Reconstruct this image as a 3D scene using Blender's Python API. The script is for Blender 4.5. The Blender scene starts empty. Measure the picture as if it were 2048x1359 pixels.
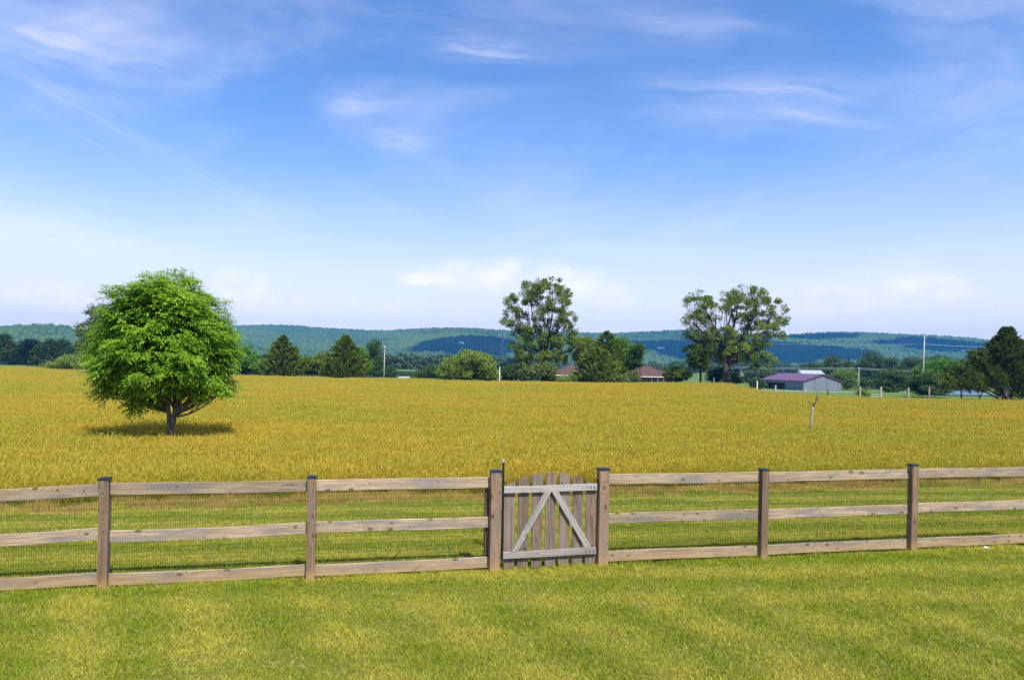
import bpy, math, random
import numpy as np
from mathutils import Matrix, Vector, Euler
R = math.radians
sc = bpy.context.scene
COL = sc.collection
rng = np.random.default_rng(7)
random.seed(7)

# ------------------------------------------------------------------ camera
CAMH = 2.75; F = 1365.0; HY = 732.0; ROLL = R(0.95)
cr, sr = math.cos(ROLL), math.sin(ROLL)
cam = bpy.data.cameras.new('camera'); camo = bpy.data.objects.new('camera', cam); COL.objects.link(camo)
cam.sensor_width = 36.0; cam.lens = 36.0 * F / 2048.0
cam.shift_y = (HY - 679.5) / 2048.0
cam.clip_start = 0.1; cam.clip_end = 20000
camo.matrix_world = Matrix(((cr, -sr, 0, 0), (0, 0, -1, 0), (sr, cr, 0, CAMH), (0, 0, 0, 1)))
sc.camera = camo

def at(x, y, Y):
    "point of the place seen in the direction of photo pixel x, y at depth Y metres"
    u = (x - 1024) / F; v = (HY - y) / F
    return Vector((Y * (u * cr - v * sr), Y, CAMH + Y * (u * sr + v * cr)))

# ------------------------------------------------------------------ light
TO_SUN = Vector((0.33, -0.60, 1.0)).normalized()
sun = bpy.data.lights.new('sun', 'SUN'); suno = bpy.data.objects.new('sun', sun); COL.objects.link(suno)
sun.energy = 4.8; sun.angle = R(0.53); sun.color = (1.0, 0.95, 0.86)
suno.rotation_euler = TO_SUN.to_track_quat('Z', 'Y').to_euler()
suno.location = (0, -20, 60)

sc.view_settings.view_transform = 'Standard'; sc.view_settings.look = 'None'
sc.view_settings.exposure = 0.60; sc.view_settings.gamma = 1.0
sc.cycles.volume_bounces = 1; sc.cycles.max_bounces = 8; sc.cycles.transparent_max_bounces = 8
sc.cycles.use_denoising = False
sc.cycles.use_adaptive_sampling = True; sc.cycles.adaptive_threshold = 0.02

w = bpy.data.worlds.new('World'); sc.world = w; w.use_nodes = True
nt = w.node_tree; nt.nodes.clear()

class NB:
    "small helper that adds nodes to a tree"
    def __init__(s, nt): s.nt = nt
    def n(s, t, **k):
        o = s.nt.nodes.new(t)
        for a, b in k.items(): setattr(o, a, b)
        return o
    def put(s, sock, v):
        if isinstance(v, bpy.types.NodeSocket): s.nt.links.new(v, sock)
        else:
            if hasattr(sock.default_value, '__len__') and not hasattr(v, '__len__'): v = [v] * len(sock.default_value)
            if hasattr(sock.default_value, '__len__') and len(sock.default_value) == 4 and len(v) == 3: v = (*v, 1)
            sock.default_value = v
    def m(s, op, a, b=None, c=None, clamp=False):
        o = s.n('ShaderNodeMath', operation=op); o.use_clamp = clamp
        s.put(o.inputs[0], a)
        if b is not None: s.put(o.inputs[1], b)
        if c is not None: s.put(o.inputs[2], c)
        return o.outputs[0]
    def vm(s, op, a, b=None):
        o = s.n('ShaderNodeVectorMath', operation=op); s.put(o.inputs[0], a)
        if b is not None: s.put(o.inputs[1], b)
        return o.outputs[0]
    def mix(s, f, a, b, blend='MIX'):
        o = s.n('ShaderNodeMix', data_type='RGBA', blend_type=blend)
        s.put(o.inputs[0], f); s.put(o.inputs[6], a); s.put(o.inputs[7], b)
        return o.outputs[2]
    def sep(s, v):
        o = s.n('ShaderNodeSeparateXYZ'); s.put(o.inputs[0], v); return o.outputs
    def comb(s, x, y, z):
        o = s.n('ShaderNodeCombineXYZ')
        for i, v in enumerate((x, y, z)): s.put(o.inputs[i], v)
        return o.outputs[0]
    def noise(s, vec, scale=1, detail=4, rough=0.5, dist=0, out='Fac'):
        o = s.n('ShaderNodeTexNoise'); s.put(o.inputs['Vector'], vec)
        o.inputs['Scale'].default_value = scale; o.inputs['Detail'].default_value = detail
        o.inputs['Roughness'].default_value = rough; o.inputs['Distortion'].default_value = dist
        return o.outputs[out]
    def ramp(s, f, a, b, lo=0.0, hi=1.0):
        o = s.n('ShaderNodeMapRange'); o.interpolation_type = 'SMOOTHSTEP'
        s.put(o.inputs[0], f); o.inputs[1].default_value = a; o.inputs[2].default_value = b
        o.inputs[3].default_value = lo; o.inputs[4].default_value = hi
        return o.outputs[0]

def build_world():
    b = NB(nt)
    sky = b.n('ShaderNodeTexSky', sky_type='NISHITA'); sky.sun_disc = False
    sky.sun_elevation = math.asin(TO_SUN.z); sky.sun_rotation = math.atan2(TO_SUN.x, TO_SUN.y)
    sky.altitude = 200; sky.air_density = 1.0; sky.dust_density = 0.6; sky.ozone_density = 2.5
    hsv = b.n('ShaderNodeHueSaturation'); b.put(hsv.inputs['Color'], sky.outputs[0])
    hsv.inputs['Saturation'].default_value = SKY_SAT
    base = b.mix(1.0, hsv.outputs[0], SKY_TINT, 'MULTIPLY')
    tc = b.n('ShaderNodeTexCoord'); d = tc.outputs['Generated']
    x, y, z = b.sep(d)
    yy = b.m('MAXIMUM', y, 0.08)
    u = b.m('DIVIDE', x, yy); v = b.m('DIVIDE', z, yy)
    front = b.ramp(y, 0.08, 0.3)
    uv = b.comb(u, v, 0)
    # whitening toward the skyline
    low = b.ramp(b.m('ABSOLUTE', z), 0.0, 0.40, 1.0, 0.0)
    low = b.m('POWER', low, 2.0)
    base = b.mix(b.m('MULTIPLY', low, 0.92), base, HORIZON)
    warp = b.vm('MULTIPLY', b.vm('SUBTRACT', b.noise(uv, 3.0, 3, out='Color'), (0.5, 0.5, 0.5)), (0.12, 0.06, 0))
    warp2 = b.vm('MULTIPLY', b.vm('SUBTRACT', b.noise(uv, 26.0, 3, out='Color'), (0.5, 0.5, 0.5)), (0.02, 0.012, 0))
    uvw = b.vm('ADD', b.vm('ADD', uv, warp), warp2)
    total = None
    # px, py, half-width, half-height, tilt, strength, streaky
    for (px, py, rx, ry, tilt, st, streak) in CLOUDS:
        c = at(px, py, 1.0); cu, cv = c.x, c.z - CAMH
        o = b.vm('SUBTRACT', uvw, (cu, cv, 0)); ox, oy, _ = b.sep(o)
        ca, sa = math.cos(tilt), math.sin(tilt)
        ax = b.m('ADD', b.m('MULTIPLY', ox, ca * F / rx), b.m('MULTIPLY', oy, sa * F / rx))
        ay = b.m('ADD', b.m('MULTIPLY', ox, -sa * F / ry), b.m('MULTIPLY', oy, ca * F / ry))
        r2 = b.m('ADD', b.m('MULTIPLY', ax, ax), b.m('MULTIPLY', ay, ay))
        g = b.m('EXPONENT', b.m('MULTIPLY', r2, -1.3))
        if streak:
            tv = b.comb(b.m('ADD', b.m('MULTIPLY', ax, 0.45), px * 0.01), b.m('MULTIPLY', ay, 1.1), py * 0.01)
            tex = b.ramp(b.noise(tv, 1.7, 5, 0.55, 0.35), 0.22, 0.85)
        else:
            tv = b.vm('ADD', uv, (px, py, 0))
            tex = b.ramp(b.noise(tv, 22, 7, 0.6), 0.30, 0.62)
            g = b.ramp(g, 0.05, 0.75)
        g = b.m('MULTIPLY', b.m('MULTIPLY', g, tex), st * (0.48 if streak else 1.0))
        total = g if total is None else b.m('ADD', total, g)
    # thin veil over everything
    veil = b.noise(b.vm('MULTIPLY', uvw, (1.2, 3.2, 1)), 1.7, 5, 0.55, 0.5)
    veil = b.ramp(veil, 0.42, 0.85, 0.0, 0.34)
    total = b.m('MULTIPLY', b.m('ADD', total, veil), front)
    rear = b.ramp(b.noise(b.vm('MULTIPLY', d, (1, 1, 2.2)), 2.6, 6, 0.6), 0.5, 0.75, 0.0, 0.4)
    rear = b.m('MULTIPLY', rear, b.m('SUBTRACT', 1.0, front))
    total = b.m('ADD', total, rear, clamp=True)
    col = b.mix(total, base, CLOUD_COL)
    bg = b.n('ShaderNodeBackground'); b.put(bg.inputs[0], col); bg.inputs[1].default_value = 0.117
    out = b.n('ShaderNodeOutputWorld'); nt.links.new(bg.outputs[0], out.inputs[0])
SKY_SAT = 1.20
SKY_TINT = (1.16, 1.13, 1.27)
HORIZON = (7.2, 6.4, 5.8)
CLOUD_COL = (8.0, 7.4, 7.5)
CLOUDS = [
    (160, 130, 190, 80, -0.25, 0.85, 1), (70, 60, 240, 90, 0.2, 0.4, 1), (230, 60, 160, 90, 0.3, 0.3, 1),
    (975, 98, 120, 26, -0.05, 0.62, 1), (715, 215, 95, 26, 0.0, 0.5, 1), (790, 290, 70, 24, 0.0, 0.55, 1),
    (1540, 210, 230, 58, -0.06, 0.8, 1), (1420, 190, 160, 100, 0.1, 0.25, 1), (1880, 300, 260, 90, 0.35, 0.30, 1), (830, 30, 130, 20, -0.1, 0.3, 1),
    (220, 270, 420, 44, -0.45, 0.36, 1), (40, 455, 200, 30, -0.2, 0.4, 1), (1350, 440, 420, 50, 0.2, 0.22, 1),
    (495, 572, 75, 38, 0, 0.75, 0), (925, 545, 95, 36, 0.1, 0.42, 0), (1080, 555, 150, 40, -.08, 0.45, 0), (1190, 590, 90, 26, 0, 0.5, 0), (860, 560, 50, 18, 0, .6, 0),
    (1870, 580, 90, 26, 0, 0.5, 0), (120, 600, 120, 32, 0, 0.6, 0), (620, 610, 300, 36, 0, 0.3, 0),
    (1650, 600, 220, 40, 0, 0.3, 0)]
build_world()

# ------------------------------------------------------------------ mesh helpers
def tag(o, label=None, cat=None, group=None, kind=None):
    if label: o['label'] = label
    if cat: o['category'] = cat
    if group: o['group'] = group
    if kind: o['kind'] = kind
    return o

def mesh_np(name, V, faces, mat=None, smooth=False, attrs=None):
    "V Nx3, faces MxK int array (or list of such arrays)"
    me = bpy.data.meshes.new(name)
    V = np.asarray(V, dtype=np.float32)
    fl = faces if isinstance(faces, list) else [faces]
    fl = [np.asarray(f, dtype=np.int32) for f in fl if len(f)]
    me.vertices.add(len(V)); me.vertices.foreach_set('co', V.ravel())
    loops = np.concatenate([f.ravel() for f in fl])
    tot = np.concatenate([np.full(len(f), f.shape[1], dtype=np.int32) for f in fl])
    start = np.concatenate([[0], np.cumsum(tot)[:-1]]).astype(np.int32)
    me.loops.add(len(loops)); me.loops.foreach_set('vertex_index', loops)
    me.polygons.add(len(tot)); me.polygons.foreach_set('loop_start', start)
    if smooth: me.polygons.foreach_set('use_smooth', np.ones(len(tot), dtype=bool))
    for k, a in (attrs or {}).items():
        at_ = me.attributes.new(k, 'FLOAT', 'POINT'); at_.data.foreach_set('value', np.asarray(a, dtype=np.float32))
    me.update(calc_edges=True); me.validate()
    if mat: me.materials.append(mat)
    return me

def link(name, me, parent=None, mat=None):
    o = bpy.data.objects.new(name, me); COL.objects.link(o)
    if parent: o.parent = parent
    if mat and me and not me.materials: me.materials.append(mat)
    return o

def empty(name, loc, rz=0):
    o = bpy.data.objects.new(name, None); COL.objects.link(o)
    o.location = loc; o.rotation_euler = (0, 0, rz); o.empty_display_size = 0.3
    return o

class MB:
    def __init__(s): s.v = []; s.f = []
    def box(s, c, d, M=None):
        x, y, z = d[0] / 2, d[1] / 2, d[2] / 2; k = len(s.v)
        for p in ((-x, -y, -z), (x, -y, -z), (x, y, -z), (-x, y, -z), (-x, -y, z), (x, -y, z), (x, y, z), (-x, y, z)):
            p = Vector(p)
            if M: p = M @ p
            s.v.append(p + Vector(c))
        for f in ((0, 3, 2, 1), (4, 5, 6, 7), (0, 1, 5, 4), (1, 2, 6, 5), (2, 3, 7, 6), (3, 0, 4, 7)):
            s.f.append(tuple(k + i for i in f))
        return s
    def b2(s, a, b): return s.box([(a[i] + b[i]) / 2 for i in range(3)], [abs(b[i] - a[i]) for i in range(3)])
    def poly(s, pts, faces):
        k = len(s.v); s.v += [Vector(p) for p in pts]; s.f += [tuple(k + i for i in f) for f in faces]; return s
    def prism(s, pts, d):
        "outline pts swept by vector d"
        n = len(pts); k = len(s.v); d = Vector(d)
        s.v += [Vector(p) for p in pts] + [Vector(p) + d for p in pts]
        s.f += [tuple(k + i for i in range(n))[::-1], tuple(k + n + i for i in range(n))]
        for i in range(n):
            j = (i + 1) % n; s.f.append((k + i, k + j, k + n + j, k + n + i))
        return s
    def tube(s, pts, rad, n=8, cap=True):
        pts = [Vector(p) for p in pts]; k = len(s.v); m = len(pts)
        if not hasattr(rad, '__len__'): rad = [rad] * m
        for i, p in enumerate(pts):
            t = (pts[min(i + 1, m - 1)] - pts[max(i - 1, 0)]).normalized()
            a = t.cross(Vector((0.12, 0.93, 0.31))).normalized(); c = t.cross(a)
            for j in range(n):
                th = 2 * math.pi * j / n
                s.v.append(p + (a * math.cos(th) + c * math.sin(th)) * rad[i])
        for i in range(m - 1):
            for j in range(n):
                j2 = (j + 1) % n
                s.f.append((k + i * n + j, k + i * n + j2, k + (i + 1) * n + j2, k + (i + 1) * n + j))
        if cap:
            s.f.append(tuple(k + j for j in range(n))[::-1]); s.f.append(tuple(k + (m - 1) * n + j for j in range(n)))
        return s
    def mesh(s, name, mat, smooth=False, bevel=0):
        me = bpy.data.meshes.new(name); me.from_pydata([tuple(v) for v in s.v], [], s.f)
        if bevel:
            import bmesh
            bm = bmesh.new(); bm.from_mesh(me)
            bmesh.ops.bevel(bm, geom=[e for e in bm.edges if len(e.link_faces) == 2 and e.calc_face_angle(0) > 0.6], offset=bevel, segments=1, affect='EDGES')
            bm.to_mesh(me); bm.free()
        if smooth:
            for p in me.polygons: p.use_smooth = True
        me.materials.append(mat); me.update()
        return me
    def build(s, name, mat, parent=None, smooth=False, bevel=0):
        return link(name, s.mesh(name, mat, smooth, bevel), parent)

# ------------------------------------------------------------------ materials
def new_mat(name):
    m = bpy.data.materials.new(name); m.use_nodes = True; m.node_tree.nodes.clear()
    return m, NB(m.node_tree)
def finish(m, b, col, rough=0.8, bump=None, bump_s=0.3, trans=0.0, spec=0.3, metal=0.0, bdist=0.01):
    p = b.n('ShaderNodeBsdfPrincipled'); b.put(p.inputs['Base Color'], col); b.put(p.inputs['Roughness'], rough)
    p.inputs['Specular IOR Level'].default_value = spec; p.inputs['Metallic'].default_value = metal
    if bump is not None:
        bn = b.n('ShaderNodeBump'); bn.inputs['Strength'].default_value = bump_s; bn.inputs['Distance'].default_value = bdist
        b.put(bn.inputs['Height'], bump); b.put(p.inputs['Normal'], bn.outputs[0])
    out = b.n('ShaderNodeOutputMaterial'); sh = p.outputs[0]
    if trans > 0:
        t = b.n('ShaderNodeBsdfTranslucent'); b.put(t.inputs[0], b.mix(1.0, col, (1.25, 1.15, 0.5), 'MULTIPLY'))
        mx = b.n('ShaderNodeMixShader'); mx.inputs[0].default_value = trans
        b.nt.links.new(p.outputs[0], mx.inputs[1]); b.nt.links.new(t.outputs[0], mx.inputs[2]); sh = mx.outputs[0]
    b.nt.links.new(sh, out.inputs[0]); return m
def plain(name, col, rough=0.7, var=0.15, scale=3.0, metal=0, spec=0.3):
    m, b = new_mat(name); tc = b.n('ShaderNodeTexCoord')
    n = b.noise(tc.outputs['Object'], scale, 5, 0.6)
    c = b.mix(n, [x * (1 - var) for x in col], [min(1, x * (1 + var)) for x in col])
    return finish(m, b, c, rough, n, 0.1, metal=metal, spec=spec)

def leaf_mat(name, dark, light, yellow=None, trans=0.35, rough=0.5):
    m, b = new_mat(name)
    a = b.n('ShaderNodeAttribute', attribute_name='rnd').outputs['Fac']
    tc = b.n('ShaderNodeTexCoord')
    n = b.noise(tc.outputs['Object'], 1.1, 3, 0.6)
    f = b.m('ADD', b.m('MULTIPLY', a, 0.55), b.m('MULTIPLY', b.ramp(n, 0.3, 0.7), 0.45))
    c = b.mix(f, dark, light)
    if yellow: c = b.mix(b.ramp(a, 0.82, 1.0, 0, 0.7), c, yellow)
    return finish(m, b, c, rough, trans=trans, spec=0.25)
def bark_mat(name, dark, light):
    m, b = new_mat(name); tc = b.n('ShaderNodeTexCoord')
    v = b.vm('MULTIPLY', tc.outputs['Object'], (14, 14, 2.5))
    n = b.noise(v, 1, 6, 0.65); n2 = b.noise(tc.outputs['Object'], 1.3, 3)
    c = b.mix(b.ramp(n, 0.35, 0.68), dark, light); c = b.mix(b.ramp(n2, 0.5, 0.8, 0, .3), c, (0.16, 0.17, 0.10))
    return finish(m, b, c, 0.9, n, 0.8, bdist=0.02)
def wood_mat(name, light, dark, grey, greyness=0.5, knots=1.0, mud=0.0):
    m, b = new_mat(name); tc = b.n('ShaderNodeTexCoord'); oi = b.n('ShaderNodeObjectInfo')
    off = b.m('MULTIPLY', oi.outputs['Random'], 57.0)
    p = b.vm('ADD', tc.outputs['Object'], b.comb(off, b.m('MULTIPLY', off, 0.37), b.m('MULTIPLY', off, 0.71)))
    x, y, z = b.sep(p)
    # knots: sparse cells, stretched a little along the board
    vo = b.n('ShaderNodeTexVoronoi'); vo.feature = 'F1'; vo.voronoi_dimensions = '2D'
    b.put(vo.inputs['Vector'], b.comb(b.m('MULTIPLY', x, 2.0), b.m('MULTIPLY', z, 3.6), 0.0)); vo.inputs['Scale'].default_value = 1.9
    cg = b.sep(vo.outputs['Color']); kd = b.m('DIVIDE', vo.outputs['Distance'], b.m('ADD', 0.5, b.m('MULTIPLY', cg[1], 1.1)))
    keep = b.ramp(b.sep(vo.outputs['Color'])[0], 0.52, 0.56)
    knot = b.m('MULTIPLY', b.ramp(kd, 0.07, 0.13, 1, 0), keep)
    halo = b.m('MULTIPLY', b.ramp(kd, 0.08, 0.42, 1, 0), keep)
    # grain bends round the knots
    gy = b.m('ADD', b.m('MULTIPLY', z, 26), b.m('MULTIPLY', halo, 4.5))
    gv = b.comb(b.m('MULTIPLY', x, 1.3), b.m('MULTIPLY', y, 26), gy)
    g = b.noise(gv, 1.0, 5, 0.65, 0.8)
    wv = b.n('ShaderNodeTexWave'); wv.wave_type = 'BANDS'; wv.bands_direction = 'Z'
    b.put(wv.inputs['Vector'], b.comb(b.m('MULTIPLY', x, 0.6), b.m('MULTIPLY', y, 9), b.m('ADD', b.m('MULTIPLY', z, 9), b.m('MULTIPLY', halo, 2.6))))
    wv.inputs['Scale'].default_value = 1.6; wv.inputs['Distortion'].default_value = 3.0; wv.inputs['Detail'].default_value = 3
    gr = b.m('ADD', b.m('MULTIPLY', b.ramp(g, 0.36, 0.66), 0.62), b.m('MULTIPLY', b.ramp(wv.outputs['Fac'], 0.25, 0.9), 0.5))
    c = b.mix(gr, light, dark)
    big = b.noise(b.vm('MULTIPLY', p, (1.5, 6, 9)), 1.0, 4, 0.6)
    c = b.mix(b.ramp(big, 0.45, 0.64, 0, greyness), c, grey)
    st = b.noise(b.vm('MULTIPLY', p, (2.2, 5, 5)), 0.9, 3, 0.5)
    c = b.mix(b.ramp(st, 0.6, 0.78, 0, 0.45), c, [light[0] * 0.95, light[1] * 0.72, light[2] * 0.42])
    c = b.mix(b.m('MULTIPLY', knot, 0.72 * knots), c, (0.055, 0.035, 0.022))
    crack = b.ramp(b.noise(b.comb(b.m('MULTIPLY', x, 1.2), b.m('MULTIPLY', y, 60), b.m('MULTIPLY', z, 45)), 1.0, 2, 0.5), 0.63, 0.72)
    c = b.mix(b.m('MULTIPLY', crack, 0.5), c, (0.06, 0.045, 0.035))
    per = b.m('ADD', 0.86, b.m('MULTIPLY', oi.outputs['Random'], 0.26))
    c = b.mix(1.0, c, b.comb(per, per, per), 'MULTIPLY')
    if mud:
        wz = b.sep(b.n('ShaderNodeNewGeometry').outputs['Position'])[2]
        lo = b.m('ADD', wz, b.m('MULTIPLY', b.noise(p, 9, 3), 0.16))
        c = b.mix(b.ramp(lo, 0.10, 0.30, mud, 0), c, (0.42, 0.26, 0.09))
    return finish(m, b, c, 0.82, b.m('SUBTRACT', g, b.m('MULTIPLY', crack, 0.8)), 0.35, spec=0.2, bdist=0.004)

M = {}
M['rail'] = wood_mat('weathered_rail_wood', (0.45, 0.355, 0.24), (0.22, 0.15, 0.095), (0.20, 0.175, 0.155), 0.85, mud=0.5)
M['post'] = wood_mat('post_wood', (0.29, 0.195, 0.115), (0.115, 0.072, 0.043), (0.17, 0.135, 0.115), 0.6, 0.9, mud=0.6)
M['gatepost'] = wood_mat('gate_post_wood', (0.42, 0.28, 0.17), (0.18, 0.11, 0.065), (0.24, 0.185, 0.15), 0.5, 1.0, mud=0.6)
M['picket'] = wood_mat('picket_wood', (0.27, 0.195, 0.14), (0.095, 0.065, 0.048), (0.19, 0.165, 0.15), 0.6, 1.0)
M['gaterail'] = wood_mat('grey_gate_rail_wood', (0.42, 0.375, 0.33), (0.21, 0.185, 0.165), (0.34, 0.32, 0.31), 0.7, 0.5)
M['black'] = plain('black_metal', (0.02, 0.021, 0.025), 0.35, 0.3, spec=0.5)
M['cap'] = plain('black_post_cap', (0.022, 0.025, 0.03), 0.4, 0.2, spec=0.45)
M['wire'] = plain('wire', (0.05, 0.038, 0.018), 0.6, 0.3)
M['oldpost'] = wood_mat('old_field_post_wood', (0.46, 0.42, 0.36), (0.28, 0.25, 0.21), (0.40, 0.38, 0.35), 0.7, 0.2)
M['darkpost'] = plain('dark_field_post', (0.06, 0.055, 0.045), 0.8)
M['polewood'] = plain('utility_pole_wood', (0.42, 0.38, 0.33), 0.85, 0.2, 1.0)
M['white'] = plain('white_paint', (0.78, 0.79, 0.80), 0.6, 0.05)
M['cable'] = plain('cable', (0.55, 0.60, 0.60), 0.5)
M['steel'] = plain('galvanised_steel', (0.35, 0.38, 0.42), 0.45, 0.15, metal=0.3)
M['glass'] = plain('window_glass', (0.02, 0.025, 0.03), 0.08, 0.2, spec=0.8)
M['asphalt'] = plain('road_asphalt', (0.22, 0.22, 0.23), 0.9, 0.15, 0.6)

def rib_mat(name, col, axis=0, freq=3.0, rough=0.4):
    m, b = new_mat(name); tc = b.n('ShaderNodeTexCoord')
    s = b.sep(tc.outputs['Object'])[axis]
    wv = b.m('ABSOLUTE', b.m('SINE', b.m('MULTIPLY', s, math.pi * freq)))
    rib = b.ramp(wv, 0.0, 0.35)
    n = b.noise(tc.outputs['Object'], 0.4, 4)
    c = b.mix(rib, [x * 0.72 for x in col], col); c = b.mix(b.ramp(n, 0.4, 0.8, 0, .3), c, [x * 0.8 for x in col])
    return finish(m, b, c, rough, rib, 0.4, spec=0.4, bdist=0.02)
M['purple_roof'] = rib_mat('plum_metal_roofing', (0.15, 0.065, 0.12), 0, 1.2)
M['barn_wall'] = rib_mat('grey_blue_metal_siding', (0.165, 0.18, 0.225), 0, 1.0, 0.5)
M['barn_end'] = rib_mat('grey_blue_gable_siding', (0.165, 0.18, 0.225), 1, 1.0, 0.5)
M['trim_red'] = plain('dark_red_trim', (0.12, 0.03, 0.04), 0.5)
M['blue_roof'] = rib_mat('slate_blue_roofing', (0.13, 0.20, 0.28), 0, 1.0)
M['grey_roof'] = rib_mat('grey_metal_roofing', (0.33, 0.38, 0.38), 0, 1.0)
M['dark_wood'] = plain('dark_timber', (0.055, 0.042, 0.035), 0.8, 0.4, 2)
M['brick'] = plain('brown_brick', (0.16, 0.09, 0.06), 0.9, 0.3, 8)
def shingle_mat(name, col):
    m, b = new_mat(name); tc = b.n('ShaderNodeTexCoord')
    br = b.n('ShaderNodeTexBrick'); b.put(br.inputs['Vector'], b.vm('MULTIPLY', tc.outputs['Object'], (1, 1, 1)))
    br.inputs['Scale'].default_value = 2.0
    b.put(br.inputs['Color1'], [x * 1.15 for x in col]); b.put(br.inputs['Color2'], [x * 0.8 for x in col]); b.put(br.inputs['Mortar'], [x * 0.5 for x in col])
    n = b.noise(tc.outputs['Object'], 1.2, 5, 0.7)
    c = b.mix(0.5, br.outputs[0], b.mix(n, [x * 0.7 for x in col], [x * 1.3 for x in col]))
    return finish(m, b, c, 0.9, n, 0.3)
M['red_shingle'] = shingle_mat('brown_red_shingles', (0.095, 0.052, 0.042))
M['dark_shingle'] = shingle_mat('charcoal_shingles', (0.045, 0.05, 0.06))

# leaves and bark
M['lf_hero'] = leaf_mat('bright_leaves', (0.11, 0.24, 0.014), (0.34, 0.56, 0.04), (0.52, 0.66, 0.10), 0.46, 0.4)  # wide spread of random leaf tones also paints in sunlit contrast
M['lf_mid'] = leaf_mat('mid_green_leaves', (0.085, 0.14, 0.016), (0.21, 0.29, 0.035), (0.31, 0.37, 0.06), 0.42)
M['lf_bright'] = leaf_mat('light_green_leaves', (0.07, 0.17, 0.02), (0.14, 0.31, 0.04), (0.2, 0.34, 0.06), 0.35)
M['lf_dark'] = leaf_mat('dark_green_leaves', (0.032, 0.07, 0.014), (0.085, 0.145, 0.028), None, 0.3)
M['lf_olive'] = leaf_mat('olive_leaves', (0.075, 0.11, 0.02), (0.17, 0.215, 0.045), (0.24, 0.27, 0.06), 0.3)
M['lf_cedar'] = leaf_mat('cedar_foliage', (0.07, 0.12, 0.014), (0.22, 0.30, 0.035), (0.30, 0.37, 0.05), 0.4, 0.7)
M['lf_cedar_dark'] = leaf_mat('dark_cedar_foliage', (0.032, 0.062, 0.010), (0.12, 0.18, 0.024), (0.17, 0.22, 0.03), 0.3, 0.7)
M['lf_bush'] = leaf_mat('pale_bush_leaves', (0.10, 0.17, 0.02), (0.25, 0.34, 0.06), (0.36, 0.42, 0.10), 0.33)
M['bark'] = bark_mat('grey_brown_bark', (0.06, 0.048, 0.036), (0.21, 0.17, 0.125))
M['bark_dark'] = bark_mat('dark_bark', (0.03, 0.025, 0.02), (0.11, 0.09, 0.07))
M['bark_pale'] = bark_mat('pale_bark', (0.22, 0.20, 0.16), (0.45, 0.42, 0.36))

# ------------------------------------------------------------------ terrain
TX = np.array([-400, 0, 400, 760, 1024, 1300, 1450, 1560, 1700, 1800, 2048, 2500.])
TY = np.array([0, 50, 80, 110, 150, 200, 300, 600, 1300, 5000.])
TZ = np.array([
    [0, 0, 0, .1, .1, .3, .9, .9, -4, -5],
    [0, 0, 0, .1, .1, .3, .9, .9, -4, -5],
    [0, 0, 0, .0, -.4, -1.6, -2.6, -3, -4, -5],
    [0, 0, 0, -.1, -2.4, -3.1, -3.5, -1.5, -4, -5],
    [0, 0, -.02, -.15, -1.8, -3.0, -3.6, -1.8, -4, -5],
    [0, 0, 0, -.08, -1.6, -2.8, -3.6, -3.4, -4, -5],
    [0, 0, 0, -.0, -1.4, -2.8, -3.2, 0.5, -3, -5],
    [0, 0, -.5, -1.25, -2.2, -3.1, -3.2, 0.5, -3, -5],
    [0, 0, -.7, -1.4, -2.3, -3.2, -3.0, -2.5, -4, -5],
    [0, -.05, -.75, -1.2, -1.8, -2.7, -3.0, -3, -4, -5],
    [0, -.05, -.75, -1.2, -1.7, -2.5, -3.0, -3, -4, -5],
    [0, -.05, -.75, -1.2, -1.7, -2.5, -3.0, -3, -4, -5]])
def terrain(X, Y):
    X = np.asarray(X, dtype=float); Y = np.asarray(Y, dtype=float)
    px = 1024 + F * X / np.maximum(Y, 20)
    px = np.clip(px, TX[0], TX[-1] - 1e-3); yy = np.clip(Y, 0, TY[-1] - 1e-3)
    i = np.clip(np.searchsorted(TX, px, side='right') - 1, 0, len(TX) - 2)
    j = np.clip(np.searchsorted(TY, yy, side='right') - 1, 0, len(TY) - 2)
    a = (px - TX[i]) / (TX[i + 1] - TX[i]); b = (yy - TY[j]) / (TY[j + 1] - TY[j])
    a = a * a * (3 - 2 * a); b2 = b * b * (3 - 2 * b)
    b = np.where(yy > 40, b2, b)
    z = (TZ[i, j] * (1 - a) + TZ[i + 1, j] * a) * (1 - b) + (TZ[i, j + 1] * (1 - a) + TZ[i + 1, j + 1] * a) * b
    z = z + 0.06 * np.sin(X * 0.11 + 1.0) * np.sin(Y * 0.09) * np.clip((Y - 25) / 40, 0, 1)
    return z
def tz(X, Y): return float(terrain(X, Y))
FP = np.array([-400, 0, 400, 760, 1024, 1300, 1450, 1514, 1560, 1700, 1800, 2048, 2600.])
FY = np.array([165, 165, 132, 119, 113, 116, 114, 102, 90, 82, 80, 80, 80.])
def field_end(X, Y): return np.interp(1024 + F * X / np.maximum(Y, 1), FP, FY)
def field_start(X): return 14.7 + 0.23 * X + 0.12 * np.sin(X * 1.7) + 0.07 * np.sin(X * 4.3)

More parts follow.
